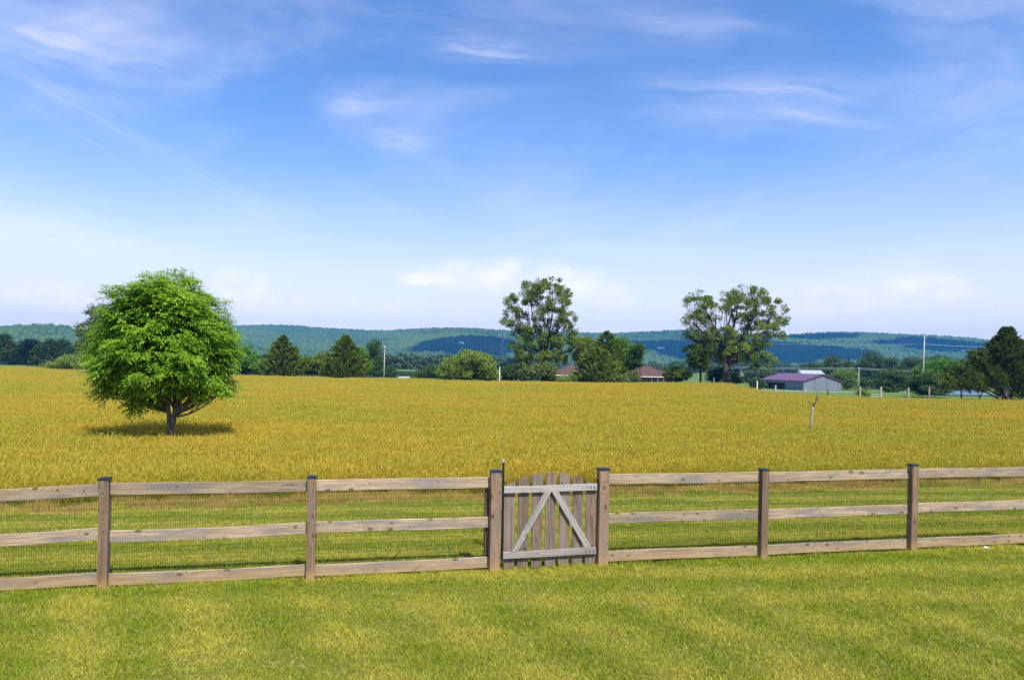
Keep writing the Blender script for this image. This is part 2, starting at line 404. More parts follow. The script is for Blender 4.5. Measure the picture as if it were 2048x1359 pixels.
def ground_material():
    m, b = new_mat('ground_cover')
    pos = b.n('ShaderNodeNewGeometry').outputs['Position']
    zf = b.n('ShaderNodeAttribute', attribute_name='hay').outputs['Fac']
    n1 = b.noise(pos, 0.9, 6, 0.65); n2 = b.noise(pos, 0.05, 5, 0.6); n3 = b.noise(pos, 14, 5, 0.7)
    lawn = b.mix(n3, (0.06, 0.07, 0.010), (0.20, 0.18, 0.03))
    hay = b.mix(n3, (0.10, 0.09, 0.015), (0.34, 0.25, 0.03))
    past = b.mix(b.ramp(n2, 0.35, 0.7), (0.075, 0.14, 0.022), (0.15, 0.21, 0.04))
    past = b.mix(b.m('MULTIPLY', n1, 0.5), past, (0.06, 0.11, 0.02))
    Yc = b.sep(pos)[1]
    c = b.mix(b.ramp(Yc, 30, 60), lawn, past)
    c = b.mix(zf, c, hay)
    return finish(m, b, c, 0.95, n3, 0.5, spec=0.1, bdist=0.03)
def build_ground():
    def axis(lo, hi, n, k):
        s = np.linspace(-1, 1, n); return np.sinh(s * k) / math.sinh(k)
    xs = axis(0, 0, 361, 6.0) * 4000
    ys = np.concatenate([np.linspace(-3800, -40, 20), np.linspace(-30, 12, 20), np.linspace(12.3, 26, 50), np.geomspace(26.5, 4000, 260)])
    Xg, Yg = np.meshgrid(xs, ys); Zg = terrain(Xg, Yg)
    V = np.stack([Xg, Yg, Zg], -1).reshape(-1, 3)
    nx, ny = len(xs), len(ys)
    idx = np.arange(nx * ny).reshape(ny, nx)
    Fq = np.stack([idx[:-1, :-1], idx[:-1, 1:], idx[1:, 1:], idx[1:, :-1]], -1).reshape(-1, 4)
    hay = ((Yg > field_start(Xg)) & (Yg < field_end(Xg, Yg) + 2)).astype(float).ravel()
    g = link('ground', mesh_np('ground', V, Fq, ground_material(), True, {'hay': hay}))
    tag(g, 'broad rolling farmland ground under the lawn, hay field and far pastures', 'ground', kind='structure')
build_ground()

# ------------------------------------------------------------------ scatter (one object, instances on its points)
def scatter(name, pts, rot, scl, idx, protos, **t):
    pc = bpy.data.collections.new(name + '_kinds')
    for k, me in enumerate(protos):
        o = bpy.data.objects.new(name + '_kind_%02d' % k, me); pc.objects.link(o)
    me = bpy.data.meshes.new(name); me.vertices.add(len(pts)); me.vertices.foreach_set('co', np.asarray(pts, np.float32).ravel())
    for nm, ty, dat in (('irot', 'FLOAT_VECTOR', rot), ('iscl', 'FLOAT_VECTOR', scl)):
        a = me.attributes.new(nm, ty, 'POINT'); a.data.foreach_set('vector', np.asarray(dat, np.float32).ravel())
    a = me.attributes.new('iidx', 'INT', 'POINT'); a.data.foreach_set('value', np.asarray(idx, np.int32))
    me.materials.append(protos[0].materials[0])
    o = link(name, me)
    g = bpy.data.node_groups.new(name + '_scatter', 'GeometryNodeTree')
    g.interface.new_socket('Geometry', in_out='INPUT', socket_type='NodeSocketGeometry')
    g.interface.new_socket('Geometry', in_out='OUTPUT', socket_type='NodeSocketGeometry')
    N = g.nodes; L = g.links
    gi = N.new('NodeGroupInput'); go = N.new('NodeGroupOutput')
    ci = N.new('GeometryNodeCollectionInfo'); ci.inputs['Collection'].default_value = pc
    ci.inputs['Separate Children'].default_value = True; ci.inputs['Reset Children'].default_value = True
    ip = N.new('GeometryNodeInstanceOnPoints'); ip.inputs['Pick Instance'].default_value = True
    def na(nm, ty):
        n = N.new('GeometryNodeInputNamedAttribute'); n.data_type = ty; n.inputs['Name'].default_value = nm; return n.outputs['Attribute']
    L.new(gi.outputs[0], ip.inputs['Points']); L.new(ci.outputs[0], ip.inputs['Instance'])
    L.new(na('iidx', 'INT'), ip.inputs['Instance Index'])
    e2r = N.new('FunctionNodeEulerToRotation'); L.new(na('irot', 'FLOAT_VECTOR'), e2r.inputs[0]); L.new(e2r.outputs[0], ip.inputs['Rotation'])
    L.new(na('iscl', 'FLOAT_VECTOR'), ip.inputs['Scale'])
    L.new(ip.outputs[0], go.inputs[0])
    md = o.modifiers.new('scatter', 'NODES'); md.node_group = g
    return tag(o, t.get('label'), t.get('cat'), kind='stuff')

def blades(n, size, h, hj, wd, bend, seg=2, heads=0.0, hlen=0.07, hw=0.012, head_at=0.8, clump=0):
    "a square patch of n grass blades; returns V, quads, h attr, rnd attr"
    r = rng
    if clump:
        cc = r.uniform(-size / 2, size / 2, (clump, 2)); k = r.integers(0, clump, n)
        xy = cc[k] + r.normal(0, size * 0.045, (n, 2))
    else: xy = r.uniform(-size / 2, size / 2, (n, 2))
    H = h * (1 + hj * r.uniform(-1, 1, n)); az = r.uniform(0, 2 * np.pi, n); fac = r.uniform(0, 2 * np.pi, n)
    bd = bend * r.uniform(0.2, 1.4, n) * H; W = wd * r.uniform(0.6, 1.4, n); rnd = r.uniform(0, 1, n)
    lean = np.stack([np.cos(az), np.sin(az)], 1); side = np.stack([np.cos(fac), np.sin(fac)], 1)
    V = []; hh = []
    for s in range(seg + 1):
        t = s / seg
        c = xy + lean * (bd * t * t)[:, None]; z = H * (t - 0.25 * bend * t * t)
        wv = W * (1 - t ** 1.5 * 0.92) / 2
        for sg in (-1, 1):
            V.append(np.concatenate([c + side * (wv * sg)[:, None], z[:, None]], 1)); hh.append(np.full(n, t))
    V = np.stack(V, 1); hh = np.stack(hh, 1); nv = V.shape[1]
    base = np.arange(n)[:, None] * nv
    Fq = [base + np.array([[2 * s, 2 * s + 1, 2 * s + 3, 2 * s + 2]]) for s in range(seg)]
    V = V.reshape(-1, 3); hh = hh.ravel(); rr = np.repeat(rnd, nv); Fq = np.concatenate(Fq)
    if heads > 0:
        k = np.where(r.uniform(0, 1, n) < heads)[0]; m = len(k)
        t = head_at
        c = np.concatenate([xy[k] + lean[k] * (bd[k] * t)[:, None], (H[k] * (1 - 0.1 * bend))[:, None]], 1)
        up = np.concatenate([lean[k] * 0.55 * r.uniform(0, 1.6, m)[:, None], np.ones((m, 1))], 1); up /= np.linalg.norm(up, axis=1)[:, None]
        f2 = r.uniform(0, 2 * np.pi, m); sd = np.stack([np.cos(f2), np.sin(f2), np.zeros(m)], 1)
        L = (hlen * r.uniform(0.6, 1.5, m))[:, None]; ww = (hw * r.uniform(0.6, 1.4, m))[:, None]
        q = np.stack([c - up * L * 0.3, c + sd * ww * .5 + up * L * .2, c + up * L, c - sd * ww * .5 + up * L * .2], 1)
        b0 = len(V); V = np.concatenate([V, q.reshape(-1, 3)])
        Fq = np.concatenate([Fq, b0 + np.arange(m)[:, None] * 4 + np.arange(4)[None]])
        hh = np.concatenate([hh, np.full(m * 4, 1.3)]); rr = np.concatenate([rr, np.repeat(rnd[k], 4)])
    return V, Fq, hh, rr

def lawn_mat():
    m, b = new_mat('lawn_blades')
    pos = b.n('ShaderNodeNewGeometry').outputs['Position']
    rn = b.n('ShaderNodeAttribute', attribute_name='rnd').outputs['Fac']
    h = b.n('ShaderNodeAttribute', attribute_name='h').outputs['Fac']
    x, y, z = b.sep(pos)
    # mowing lines run across the yard and, at the right, away from the camera
    big = b.noise(pos, 0.55, 4, 0.6, 0.4); med = b.noise(b.vm('MULTIPLY', pos, (0.7, 1.6, 1)), 2.2, 4, 0.6); small = b.noise(pos, 9, 2, 0.6)
    s1 = b.m('SINE', b.m('ADD', b.m('MULTIPLY', b.m('SUBTRACT', y, b.m('MULTIPLY', x, 0.10)), 6.2), b.m('MULTIPLY', big, 5.0)))
    s2 = b.m('SINE', b.m('ADD', b.m('MULTIPLY', b.m('ADD', x, b.m('MULTIPLY', y, 0.62)), 4.6), b.m('MULTIPLY', big, 4.0)))
    st = b.m('ADD', b.m('MULTIPLY', s1, b.ramp(y, 7.0, 9.5, 0.4, 1.0)), b.m('MULTIPLY', s2, b.ramp(y, 7.5, 9.0, 0.8, 0.0)))
    f = b.m('ADD', b.m('MULTIPLY', st, 0.13), b.m('ADD', b.m('MULTIPLY', big, 0.28), b.m('ADD', b.m('MULTIPLY', med, 0.40), b.m('MULTIPLY', small, 0.42))))
    dry = b.ramp(f, 0.36, 0.76)
    green = b.mix(rn, (0.11, 0.20, 0.008), (0.40, 0.47, 0.022))
    straw = b.mix(rn, (0.34, 0.34, 0.022), (0.72, 0.66, 0.12))
    c = b.mix(dry, green, straw)
    c = b.mix(b.ramp(rn, 0.90, 0.93, 0, 0.8), c, (0.58, 0.50, 0.22))
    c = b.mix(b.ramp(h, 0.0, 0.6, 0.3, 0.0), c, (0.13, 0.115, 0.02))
    e = b.m('SUBTRACT', b.m('SUBTRACT', y, b.m('MULTIPLY', x, 0.23)), 14.7)
    e = b.m('ADD', e, b.m('MULTIPLY', b.m('SUBTRACT', b.noise(pos, 1.6, 4), 0.5), 1.4))
    c = b.mix(b.m('MULTIPLY', b.ramp(e, -0.75, -0.35), 0.75), c, b.mix(rn, (0.32, 0.20, 0.06), (0.66, 0.46, 0.17)))
    return finish(m, b, c, 0.6, trans=0.38, spec=0.2)
def hay_mat():
    m, b = new_mat('hay_stalks')
    pos = b.n('ShaderNodeNewGeometry').outputs['Position']
    rn = b.n('ShaderNodeAttribute', attribute_name='rnd').outputs['Fac']
    h = b.n('ShaderNodeAttribute', attribute_name='h').outputs['Fac']
    big = b.noise(b.vm('MULTIPLY', pos, (0.45, 1.0, 1)), 0.085, 5, 0.62, 0.6); med = b.noise(b.vm('MULTIPLY', pos, (0.7, 1, 1)), 0.5, 4, 0.6)
    f = b.m('ADD', b.m('MULTIPLY', big, 0.8), b.m('MULTIPLY', med, 0.2))
    gr = b.ramp(f, 0.42, 0.585)
    gold = b.mix(rn, (0.33, 0.245, 0.018), (0.54, 0.40, 0.038))
    grn = b.mix(rn, (0.18, 0.20, 0.012), (0.38, 0.37, 0.028))
    top = b.mix(gr, grn, gold)
    stem = b.mix(rn, (0.15, 0.19, 0.018), (0.32, 0.31, 0.035))
    c = b.mix(b.ramp(h, 0.30, 0.95), stem, top)
    c = b.mix(b.ramp(h, 1.1, 1.2, 0, 0.75), c, b.mix(gr, (0.50, 0.43, 0.06), (0.58, 0.43, 0.06)))
    return finish(m, b, c, 0.7, trans=0.35, spec=0.1)
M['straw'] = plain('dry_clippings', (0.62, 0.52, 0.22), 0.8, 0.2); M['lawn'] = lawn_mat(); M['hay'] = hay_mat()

FA, FB = 9.165, 0.2085       # fence line: Y = FA + FB * X
def fence_y(x): return FA + FB * x

def patch_mesh(name, mat, *a, **k):
    V, Fq, h, r = blades(*a, **k); return mesh_np(name, V, Fq, mat, False, {'h': h, 'rnd': r})

def build_lawn():
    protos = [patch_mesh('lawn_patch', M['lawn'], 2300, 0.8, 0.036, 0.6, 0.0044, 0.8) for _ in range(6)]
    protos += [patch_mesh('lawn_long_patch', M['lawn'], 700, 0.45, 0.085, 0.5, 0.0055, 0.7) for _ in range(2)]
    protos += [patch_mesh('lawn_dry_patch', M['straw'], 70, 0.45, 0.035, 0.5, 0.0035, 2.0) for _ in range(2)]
    P = []; 
    st = 0.5
    for Y in np.arange(4.4, 19.5, st):
        lim = Y * 0.86 + 1.5
        for X in np.arange(-lim, lim, st):
            x = X + rng.uniform(-.15, .15); y = Y + rng.uniform(-.15, .15)
            if y > field_start(x) + 0.1: continue
            s = rng.uniform(0.85, 1.15); P.append((x, y, s, s * rng.uniform(0.8, 1.25), rng.integers(0, 6)))
    for _ in range(230):
        y = rng.uniform(4.6, 15); x = rng.uniform(-.85, .85) * y
        if y < field_start(x): s = rng.uniform(.5, 1.3); P.append((x, y, s, s * rng.uniform(.6, 1), 8 + rng.integers(0, 2)))
    for x in np.arange(-9, 12, 0.16):          # longer grass along the foot of the fence
        for o in (0.14, -0.10, 0.3):
            if rng.uniform() < 0.62:
                s = rng.uniform(0.5, 1.1); P.append((x, fence_y(x) + o + rng.normal(0, .05), s, s * rng.uniform(0.5, 1.15), 6 + rng.integers(0, 2)))
    for x in np.arange(-12, 16, 0.22):         # ragged edge of the mown strip
        for o in (-.05, -.3):
            if rng.uniform() < 0.7: P.append((x, field_start(x) + o + rng.normal(0, .1), 1.0, rng.uniform(.8, 2.0), 6 + rng.integers(0, 2)))
    P = np.array(P)
    pts = np.stack([P[:, 0], P[:, 1], terrain(P[:, 0], P[:, 1])], 1)
    rot = np.zeros((len(P), 3)); rot[:, 2] = rng.uniform(0, 6.28, len(P))
    scatter('lawn_grass', pts, rot, np.stack([P[:, 2], P[:, 2], P[:, 3]], 1), P[:, 4], protos,
            label='short mown lawn grass in green and straw streaks around the fence', cat='grass')
build_lawn()

def build_hay():
    near = [patch_mesh('hay_patch', M['hay'], 620, 1.0, 0.40, 0.32, 0.0065, 0.55, heads=0.55, hlen=0.06, hw=0.012, clump=26) for _ in range(6)]
    far = [patch_mesh('hay_far_patch', M['hay'], 2300, 2.2, 0.42, 0.30, 0.012, 0.5, seg=1, heads=0.6, hlen=0.08, hw=0.016) for _ in range(4)]
    P = []
    for Y0, Y1, st, sc_, k0, k1 in ((13, 24, .52, 1.0, 0, 6), (24, 36, .66, 1.12, 0, 6), (36, 80, 1.5, 1.0, 6, 10), (80, 175, 1.9, 1.2, 6, 10)):
        ys = np.arange(max(Y0, 10), Y1, st)
        for Y in ys:
            lim = Y * 0.84 + 2
            xs = np.arange(-lim, lim, st); xs = xs + rng.uniform(-.3, .3, len(xs)) * st; yv = Y + rng.uniform(-.3, .3, len(xs)) * st
            ok = (yv > field_start(xs) + 0.25 * sc_) & (yv < field_end(xs, yv)) & (np.abs(xs) < yv * 0.84 + 2)
            for x, y in zip(xs[ok], yv[ok]):
                s = sc_ * rng.uniform(.85, 1.15); P.append((x, y, s, rng.uniform(.8, 1.2), rng.integers(k0, k1)))
    for x in np.arange(-13, 17, 0.3):
        s = rng.uniform(.45, .7); P.append((x, field_start(x) + rng.uniform(0.15, .35), s, rng.uniform(.6, 1.0), rng.integers(0, 6)))
    P = np.array(P)
    pts = np.stack([P[:, 0], P[:, 1], terrain(P[:, 0], P[:, 1])], 1)
    rot = np.zeros((len(P), 3)); rot[:, 2] = rng.uniform(0, 6.28, len(P))
    scatter('hay_grass', pts, rot, np.stack([P[:, 2], P[:, 2], P[:, 3]], 1), P[:, 4], near + far,
            label='tall golden hay grass with seed heads filling the open field', cat='grass')
build_hay()

# ------------------------------------------------------------------ plank fence
def board(L, hgt, th, seg=8, bow=0.0, sag=0.0, ends=(0, 0), bevel=0.004, twist=0.0):
    "a board lying along local X from 0 to L"
    b = MB(); n = seg + 1
    rings = []
    for i in range(n):
        x = L * i / seg; t = x / L
        dy = bow * math.sin(math.pi * t); dz = -sag * math.sin(math.pi * t) + 0.002 * math.sin(x * 5 + L * 7)
        k = bevel; hh = hgt / 2; tt = th / 2
        ring = [(-tt + k, -hh), (tt - k, -hh), (tt, -hh + k), (tt, hh - k), (tt - k, hh), (-tt + k, hh), (-tt, hh - k), (-tt, -hh + k)]
        a = twist * t
        rings.append([(x, dy + p * math.cos(a) - q * math.sin(a), dz + p * math.sin(a) + q * math.cos(a)) for p, q in ring])
    v = [p for r in rings for p in r]; f = []
    for i in range(seg):
        for j in range(8):
            j2 = (j + 1) % 8; f.append((i * 8 + j, i * 8 + j2, (i + 1) * 8 + j2, (i + 1) * 8 + j))
    f.append(tuple(range(8))[::-1]); f.append(tuple(seg * 8 + j for j in range(8)))
    b.poly(v, f); return b

PLACED = {}
def place(o, loc, xdir, zdir=None, ydir=None):
    x = Vector(xdir).normalized()
    if ydir is not None: y = Vector(ydir); y = (y - x * y.dot(x)).normalized(); z = x.cross(y)
    else: z = Vector(zdir); z = (z - x * z.dot(x)).normalized(); y = z.cross(x)
    mt = Matrix(((x.x, y.x, z.x, loc[0]), (x.y, y.y, z.y, loc[1]), (x.z, y.z, z.z, loc[2]), (0, 0, 0, 1)))
    o.matrix_local = mt; PLACED[o.name] = mt
    return o

ANG = math.atan(FB)
D = Vector((math.cos(ANG), math.sin(ANG), 0)); N = Vector((math.sin(ANG), -math.cos(ANG), 0))    # along the fence; toward the camera
def post(parent, p, w, hgt, mat, capw):
    "square post with a flat black cap; local origin of the fence is its parent"
    b = board(hgt + 0.04, w, w, 10, bow=rng.normal(0, .002), bevel=0.006)
    o = place(b.build('post', mat, parent), (p[0], p[1], -0.04), (rng.normal(0, .003), rng.normal(0, .003), 1), ydir=(0, -1, 0))
    c = MB(); k = capw / 2; z0 = hgt
    c.box((0, 0, z0 - 0.004), (capw, capw, 0.022))
    c.poly([(-k, -k, z0 + .008), (k, -k, z0 + .008), (k, k, z0 + .008), (-k, k, z0 + .008),
            (-k * .55, -k * .55, z0 + .020), (k * .55, -k * .55, z0 + .020), (k * .55, k * .55, z0 + .020), (-k * .55, k * .55, z0 + .020)],
           [(0, 1, 5, 4), (1, 2, 6, 5), (2, 3, 7, 6), (3, 0, 4, 7), (4, 5, 6, 7)])
    me = c.mesh('cap', M['cap']); co = bpy.data.objects.new('cap', me); COL.objects.link(co); co.parent = o
    co.matrix_local = PLACED[o.name].inverted() @ Matrix.Translation((p[0], p[1], 0))
    return o
def wire_bay(parent, x0, x1, y, z0, z1):
    L = x1 - x0; nv = int(L / 0.0262); nh = int((z1 - z0) / 0.051)
    r = 0.0013; V = []; Fq = []
    def bar(a, c, hz):
        k = len(V)
        if hz: V.extend([(a[0], y + .001, a[2] - r), (c[0], y + .001, c[2] - r), (c[0], y - .001, c[2] - r), (a[0], y - .001, a[2] - r), (a[0], y + .001, a[2] + r), (c[0], y + .001, c[2] + r), (c[0], y - .001, c[2] + r), (a[0], y - .001, a[2] + r)])
        else: V.extend([(a[0] - r, y - .0024, a[2]), (a[0] + r, y - .0024, a[2]), (a[0] + r, y + -.0012, a[2]), (a[0] - r, y - .0012, a[2]), (c[0] - r, y - .0024, c[2]), (c[0] + r, y - .0024, c[2]), (c[0] + r, y - .0012, c[2]), (c[0] - r, y - .0012, c[2])])
        for f in ((0, 3, 2, 1), (4, 5, 6, 7), (0, 1, 5, 4), (1, 2, 6, 5), (2, 3, 7, 6), (3, 0, 4, 7)): Fq.append([k + i for i in f])
    for i in range(nv + 1):
        x = x0 + L * i / nv; bar((x, y, z0), (x + rng.normal(0, .002), y, z1), False)
    for j in range(nh + 1):
        z = z0 + (z1 - z0) * j / nh; bar((x0, y, z), (x1, y, z + rng.normal(0, .001)), True)
    return link('wire_mesh', mesh_np('wire_mesh', V, np.array(Fq), M['wire']), parent)

# posts: X positions on the fence line, in metres
PX = [-7.15, -4.84, -2.505, -0.194, 1.285, 3.69, 6.16, 8.62]
def fence_origin(): return Vector((PX[3], fence_y(PX[3]), 0))
def run(name, label, xs, gate_i, heights, railz, top_extra):
    o0 = Vector((xs[gate_i], fence_y(xs[gate_i]), 0))
    root = empty(name, o0, ANG); tag(root, label, 'fence', 'plank fences either side of the gate')
    loc = [(x - xs[gate_i]) / math.cos(ANG) for x in xs]
    for i, l in enumerate(loc):
        g = i == gate_i
        w = 0.142 if g else 0.108
        po = post(root, (l, 0), w, heights[i], M['gatepost'] if g else M['post'], w + 0.011)
        if g and i: place(board(1.2, .09, .09, 6, bevel=.004).build('backing_post', M['post'], root), (l - .078, .105, 0), (0, 0, 1), ydir=(0, -1, 0))
        if abs(xs[i] - 6.16) < .01: po['label'] = 'rust-stained reddish brown post'
    for i in range(len(loc) - 1):
        wa = 0.071 if i == gate_i else 0.054; wb = 0.071 if i + 1 == gate_i else 0.054
        a, c = loc[i] + wa - 0.02, loc[i + 1] - wb + 0.02
        for k in range(3):
            za, zb = railz[i][k]
            b = board(c - a, 0.142, 0.036, 14, bow=rng.normal(0, .006), sag=rng.normal(0, .007), twist=rng.normal(0, .02))
            place(b.build('rail', M['rail'], root), (a, 0.034, za), (c - a, 0, zb - za), zdir=(0, 0, 1))
        wire_bay(root, loc[i] + wa, loc[i + 1] - wb, 0.058, 0.06, 1.16)
    return root
rz = lambda a, b_, c, d, e, f: [(a, b_), (c, d), (e, f)]
run('plank_fence', 'long three-rail plank fence with wire mesh, left of the picket gate', PX[:4], 3, [1.31, 1.33, 1.31, 1.35],
    [rz(1.10, 1.185, .59, .665, .10, .13), rz(1.20, 1.19, .63, .655, .115, .125), rz(1.195, 1.19, .665, .66, .115, .125)], 0)
run('plank_fence', 'long three-rail plank fence with wire mesh, right of the picket gate', PX[4:], 0, [1.355, 1.31, 1.345, 1.33],
    [rz(1.21, 1.20, .665, .655, .135, .12), rz(1.19, 1.20, .65, .665, .13, .13), rz(1.21, 1.20, .68, .675, .14, .14)], 0)

def build_gate():
    x0, x1 = PX[3] + 0.115, PX[4] - 0.095
    o0 = Vector((x0, fence_y(x0), 0)) ; root = empty('picket_gate', o0, ANG)
    tag(root, 'weathered picket gate with arched top and two diagonal braces between thick posts', 'gate')
    W = (x1 - x0) / math.cos(ANG) - 0.008; s = 0.016; tops = [1.155, 1.24, 1.292, 1.31, 1.30, 1.255, 1.19]
    pw = 0.145; gap = (W - 7 * pw) / 6
    for i in range(7):
        xa = s / 2 + i * (pw + gap); zb = 0.035 + rng.uniform(-.006, .01)
        c = 3.0; def_z = lambda x: 1.318 - 0.46 * ((x - W / 2) / (W / 2)) ** 2 * 0.40
        top = []
        nn = 6
        for k in range(nn + 1):
            xx = xa + pw * k / nn; top.append((xx, def_z(xx)))
        th = 0.018; y0 = -0.002
        # local frame: board along X, so build upright and rotate the mesh coordinates
        pts = [(zb, 0, 0)] + [(zb, 0, pw)] + [(t[1], 0, t[0] - xa) for t in reversed(top)]
        b = MB().prism([(p[0], 0, p[2]) for p in pts], (0, th, 0))
        o = b.build('picket', M['picket'], root, bevel=0.0015)
        o.matrix_local = Matrix(((0, 0, 1, xa), (0, 1, 0, y0), (1, 0, 0, 0), (0, 0, 0, 1)))
        o.rotation_mode = 'XYZ'
    yr = -0.004 - 0.038 / 2 - 0.003
    for z, zz in ((1.098, 1.112), (0.222, 0.240)):
        b = board(W + 0.012, 0.088, 0.036, 8, bow=0.0, sag=0.002)
        place(b.build('rail', M['gaterail'], root), (-0.006, yr, z), (W, 0, zz - z), zdir=(0, 0, 1))
    for a, c in (((0.15, 0.271), (W / 2 - 0.045, 1.058)), ((W / 2 + 0.055, 1.060), (W - 0.10, 0.281))):
        dx, dz = c[0] - a[0], c[1] - a[1]; L = math.hypot(dx, dz); hw = 0.041
        # ends cut level so that they meet the rails flat
        ux, uz = dx / L, dz / L; sh = hw / abs(uz)
        pts = [(a[0] - sh, 0, a[1]), (a[0] + sh, 0, a[1]), (c[0] + sh, 0, c[1]), (c[0] - sh, 0, c[1])]
        # express in a frame whose X runs along the brace
        Mx = Matrix(((ux, 0, -uz, a[0]), (0, 1, 0, 0), (uz, 0, ux, a[1]), (0, 0, 0, 1))); inv = Mx.inverted()
        q = [inv @ Vector(p) for p in pts]
        o = MB().prism(q, (0, 0.034, 0)).build('brace', M['gaterail'], root, bevel=0.002)
        o.matrix_local = Matrix.Translation((0, yr - 0.018, 0)) @ Mx
    for zc in (1.111, 0.238):           # strap hinges at the right with bolt heads, screwed behind the rails
        b = MB().box((W + 0.004, yr + 0.022, zc), (0.05, 0.012, 0.07))
        b.tube([(W + 0.026, yr + 0.0, zc - .045), (W + 0.026, yr + 0.0, zc + .045)], 0.009)
        b.build('hinge', M['black'], root)
        for dx in (0.035, 0.085, 0.14):
            MB().tube([(W - dx, yr - 0.0175, zc + rng.uniform(-.004, .004)), (W - dx, yr - 0.026, zc)], 0.008).build('bolt', M['black'], root)
    b = MB().box((-0.012, yr + 0.03, 1.0), (0.022, 0.02, 0.09)).box((-0.008, yr - 0.01, 1.03), (0.02, 0.05, 0.016))
    b.build('latch', M['black'], root)
    b = MB().box((W + 0.022, -0.006, 1.17), (0.02, 0.03, 0.10)); b.build('gate_spring', M['black'], root)
build_gate()

def build_stake():
    p = at(1007, 925, 9.9); z = p.z
    root = empty('metal_stake', (p.x, p.y, 0)); tag(root, 'thin black metal stake with a pale pointed tip behind the left gate post', 'stake')
    MB().box((0, 0, (z + .01) / 2 - .1), (0.036, 0.030, z + .01 + .2)).build('shaft', M['black'], root, bevel=0.002)
    b = MB(); k = .017; zz = z + .012
    b.poly([(-k, -k, zz), (k, -k, zz), (k, k, zz), (-k, k, zz), (0.006, 0, zz + .065)], [(0, 1, 4), (1, 2, 4), (2, 3, 4), (3, 0, 4), (3, 2, 1, 0)])
    b.build('tip', M['steel'], root)
build_stake()

def weed(name, label, x, y, specs):
    root_v = []; b = MB()
    for (dx, dy, h, lx, ly, wd) in specs:
        n = 7; L = []
        for i in range(n + 1):
            t = i / n; c = Vector((dx + lx * t ** 1.6, dy + ly * t ** 1.6, h * (t * 1.35 - 0.35 * t * t * (1 + abs(lx) / (h + .01)))))
            ww = wd * math.sin(math.pi * (0.12 + 0.88 * (1 - t))) * .5 + .0005; L.append((c + Vector((ww * .4, ww, 0)), c - Vector((ww * .4, ww * 1, 0)) + Vector((ww * .8, 0, 0)), c + Vector((-ww, 0, .002))))
        k = len(b.v)
        for a, _, c in L: b.v += [a, c]
        for i in range(n): b.f.append((k + 2 * i, k + 2 * i + 1, k + 2 * i + 3, k + 2 * i + 2))
    o = b.build(name, M['lf_weed']); o.location = (x, y, 0); tag(o, label, 'weed', 'long weed blades along the fence')
M['lf_weed'] = leaf_mat('weed_blades', (0.06, 0.15, 0.03), (0.10, 0.22, 0.05), None, 0.3)
weed('grass_weed', 'long arching blades of weed in front of the fence rail left of the gate', -1.30, fence_y(-1.30) - .06,
     [(0, 0, .30, .42, -.02, .014), (.04, 0, .27, .36, .0, .012), (.09, .02, .2, -.3, 0, .01), (-.25, .2, .33, .12, 0, .012)])
weed('grass_weed', 'upright dark weed blades behind the mesh left of the gate', -0.78, fence_y(-.78) + .12,
     [(0, 0, .44, -.06, .02, .016), (.05, .02, .24, .04, 0, .012), (.02, .01, .38, -.05, 0, .012)])
weed('grass_weed', 'bent weed blade over the bottom rail right of the gate', 3.35, fence_y(3.35) - .06,
     [(0, 0, .17, .20, 0, .009), (-.02, 0, .12, .16, 0, .008), (-.85, .0, .1, .03, 0, .012)])
b = MB().tube([(0, 0, .02), (.03, .01, .05), (.07, .01, .045), (.10, 0, .02)], [.007, .014, .012, .005], 7)
o = b.build('litter_scrap', M['white'], smooth=True); p = (7.35, fence_y(7.35) - .12); o.location = (*p, 0.02); tag(o, 'small crumpled white scrap on the lawn by the right end of the fence', 'litter')

# ------------------------------------------------------------------ trees
def leaf_quads(c, d, s, L, Wd):
    "rhombus leaves: centre c, long axis d, side s"
    L = L[:, None]; Wd = Wd[:, None]
    nrm = np.cross(d, s)
    q = np.stack([c - d * L * .5, c + s * Wd * .5 + nrm * Wd * .12, c + d * L * .5, c - s * Wd * .5 + nrm * Wd * .12], 1)
    return q
def unit(v): return v / np.maximum(np.linalg.norm(v, axis=1), 1e-6)[:, None]
def crown_mesh(C, L, W, spread, npc, mat, r, droop=0.2, out=0.5, flat=0.6, centre=None):
    "npc leaves round every clump centre C"
    n = len(C) * npc
    c0 = np.repeat(C, npc, 0); sp = np.repeat(np.asarray(spread), npc)[:, None]
    off = r.normal(0, 1, (n, 3)); off = unit(off) * (r.uniform(0.15, 1, (n, 1)) ** .6) * sp * np.array([1, 1, flat])
    c = c0 + off
    if centre is None: centre = C.mean(0)
    outward = unit(c - centre)
    d = unit(unit(off) * 0.6 + outward * out + r.normal(0, .6, (n, 3)) + np.array([0, 0, -droop]))
    up = unit(outward * .5 + np.array([0, 0, .9]) + r.normal(0, .45, (n, 3)))
    s = unit(np.cross(d, up))
    q = leaf_quads(c, d, s, L * r.uniform(.6, 1.4, n), W * r.uniform(.6, 1.4, n))
    rn = np.clip(np.repeat(r.uniform(0, 1, len(C)), npc) * .5 + r.uniform(0, 1, n) * .5, 0, 1)
    return mesh_np('crown', q.reshape(-1, 3), np.arange(n * 4).reshape(-1, 4), mat, False, {'rnd': np.repeat(rn, 4)})

def limb(b, a, c, r0, r1, r, n=5, sag=0.12, sides=6):
    a = Vector(a); c = Vector(c); L = (c - a).length; pts = []; rad = []
    j = Vector(r.normal(0, 1, 3)) * L * .05
    for i in range(n + 1):
        t = i / n; p = a.lerp(c, t) + Vector((0, 0, 1)) * (-sag * L * math.sin(math.pi * t)) * (1 if sag else 0) + j * math.sin(math.pi * t)
        pts.append(p); rad.append(r0 * (1 - t) + r1 * t)
    b.tube(pts, rad, sides); return pts

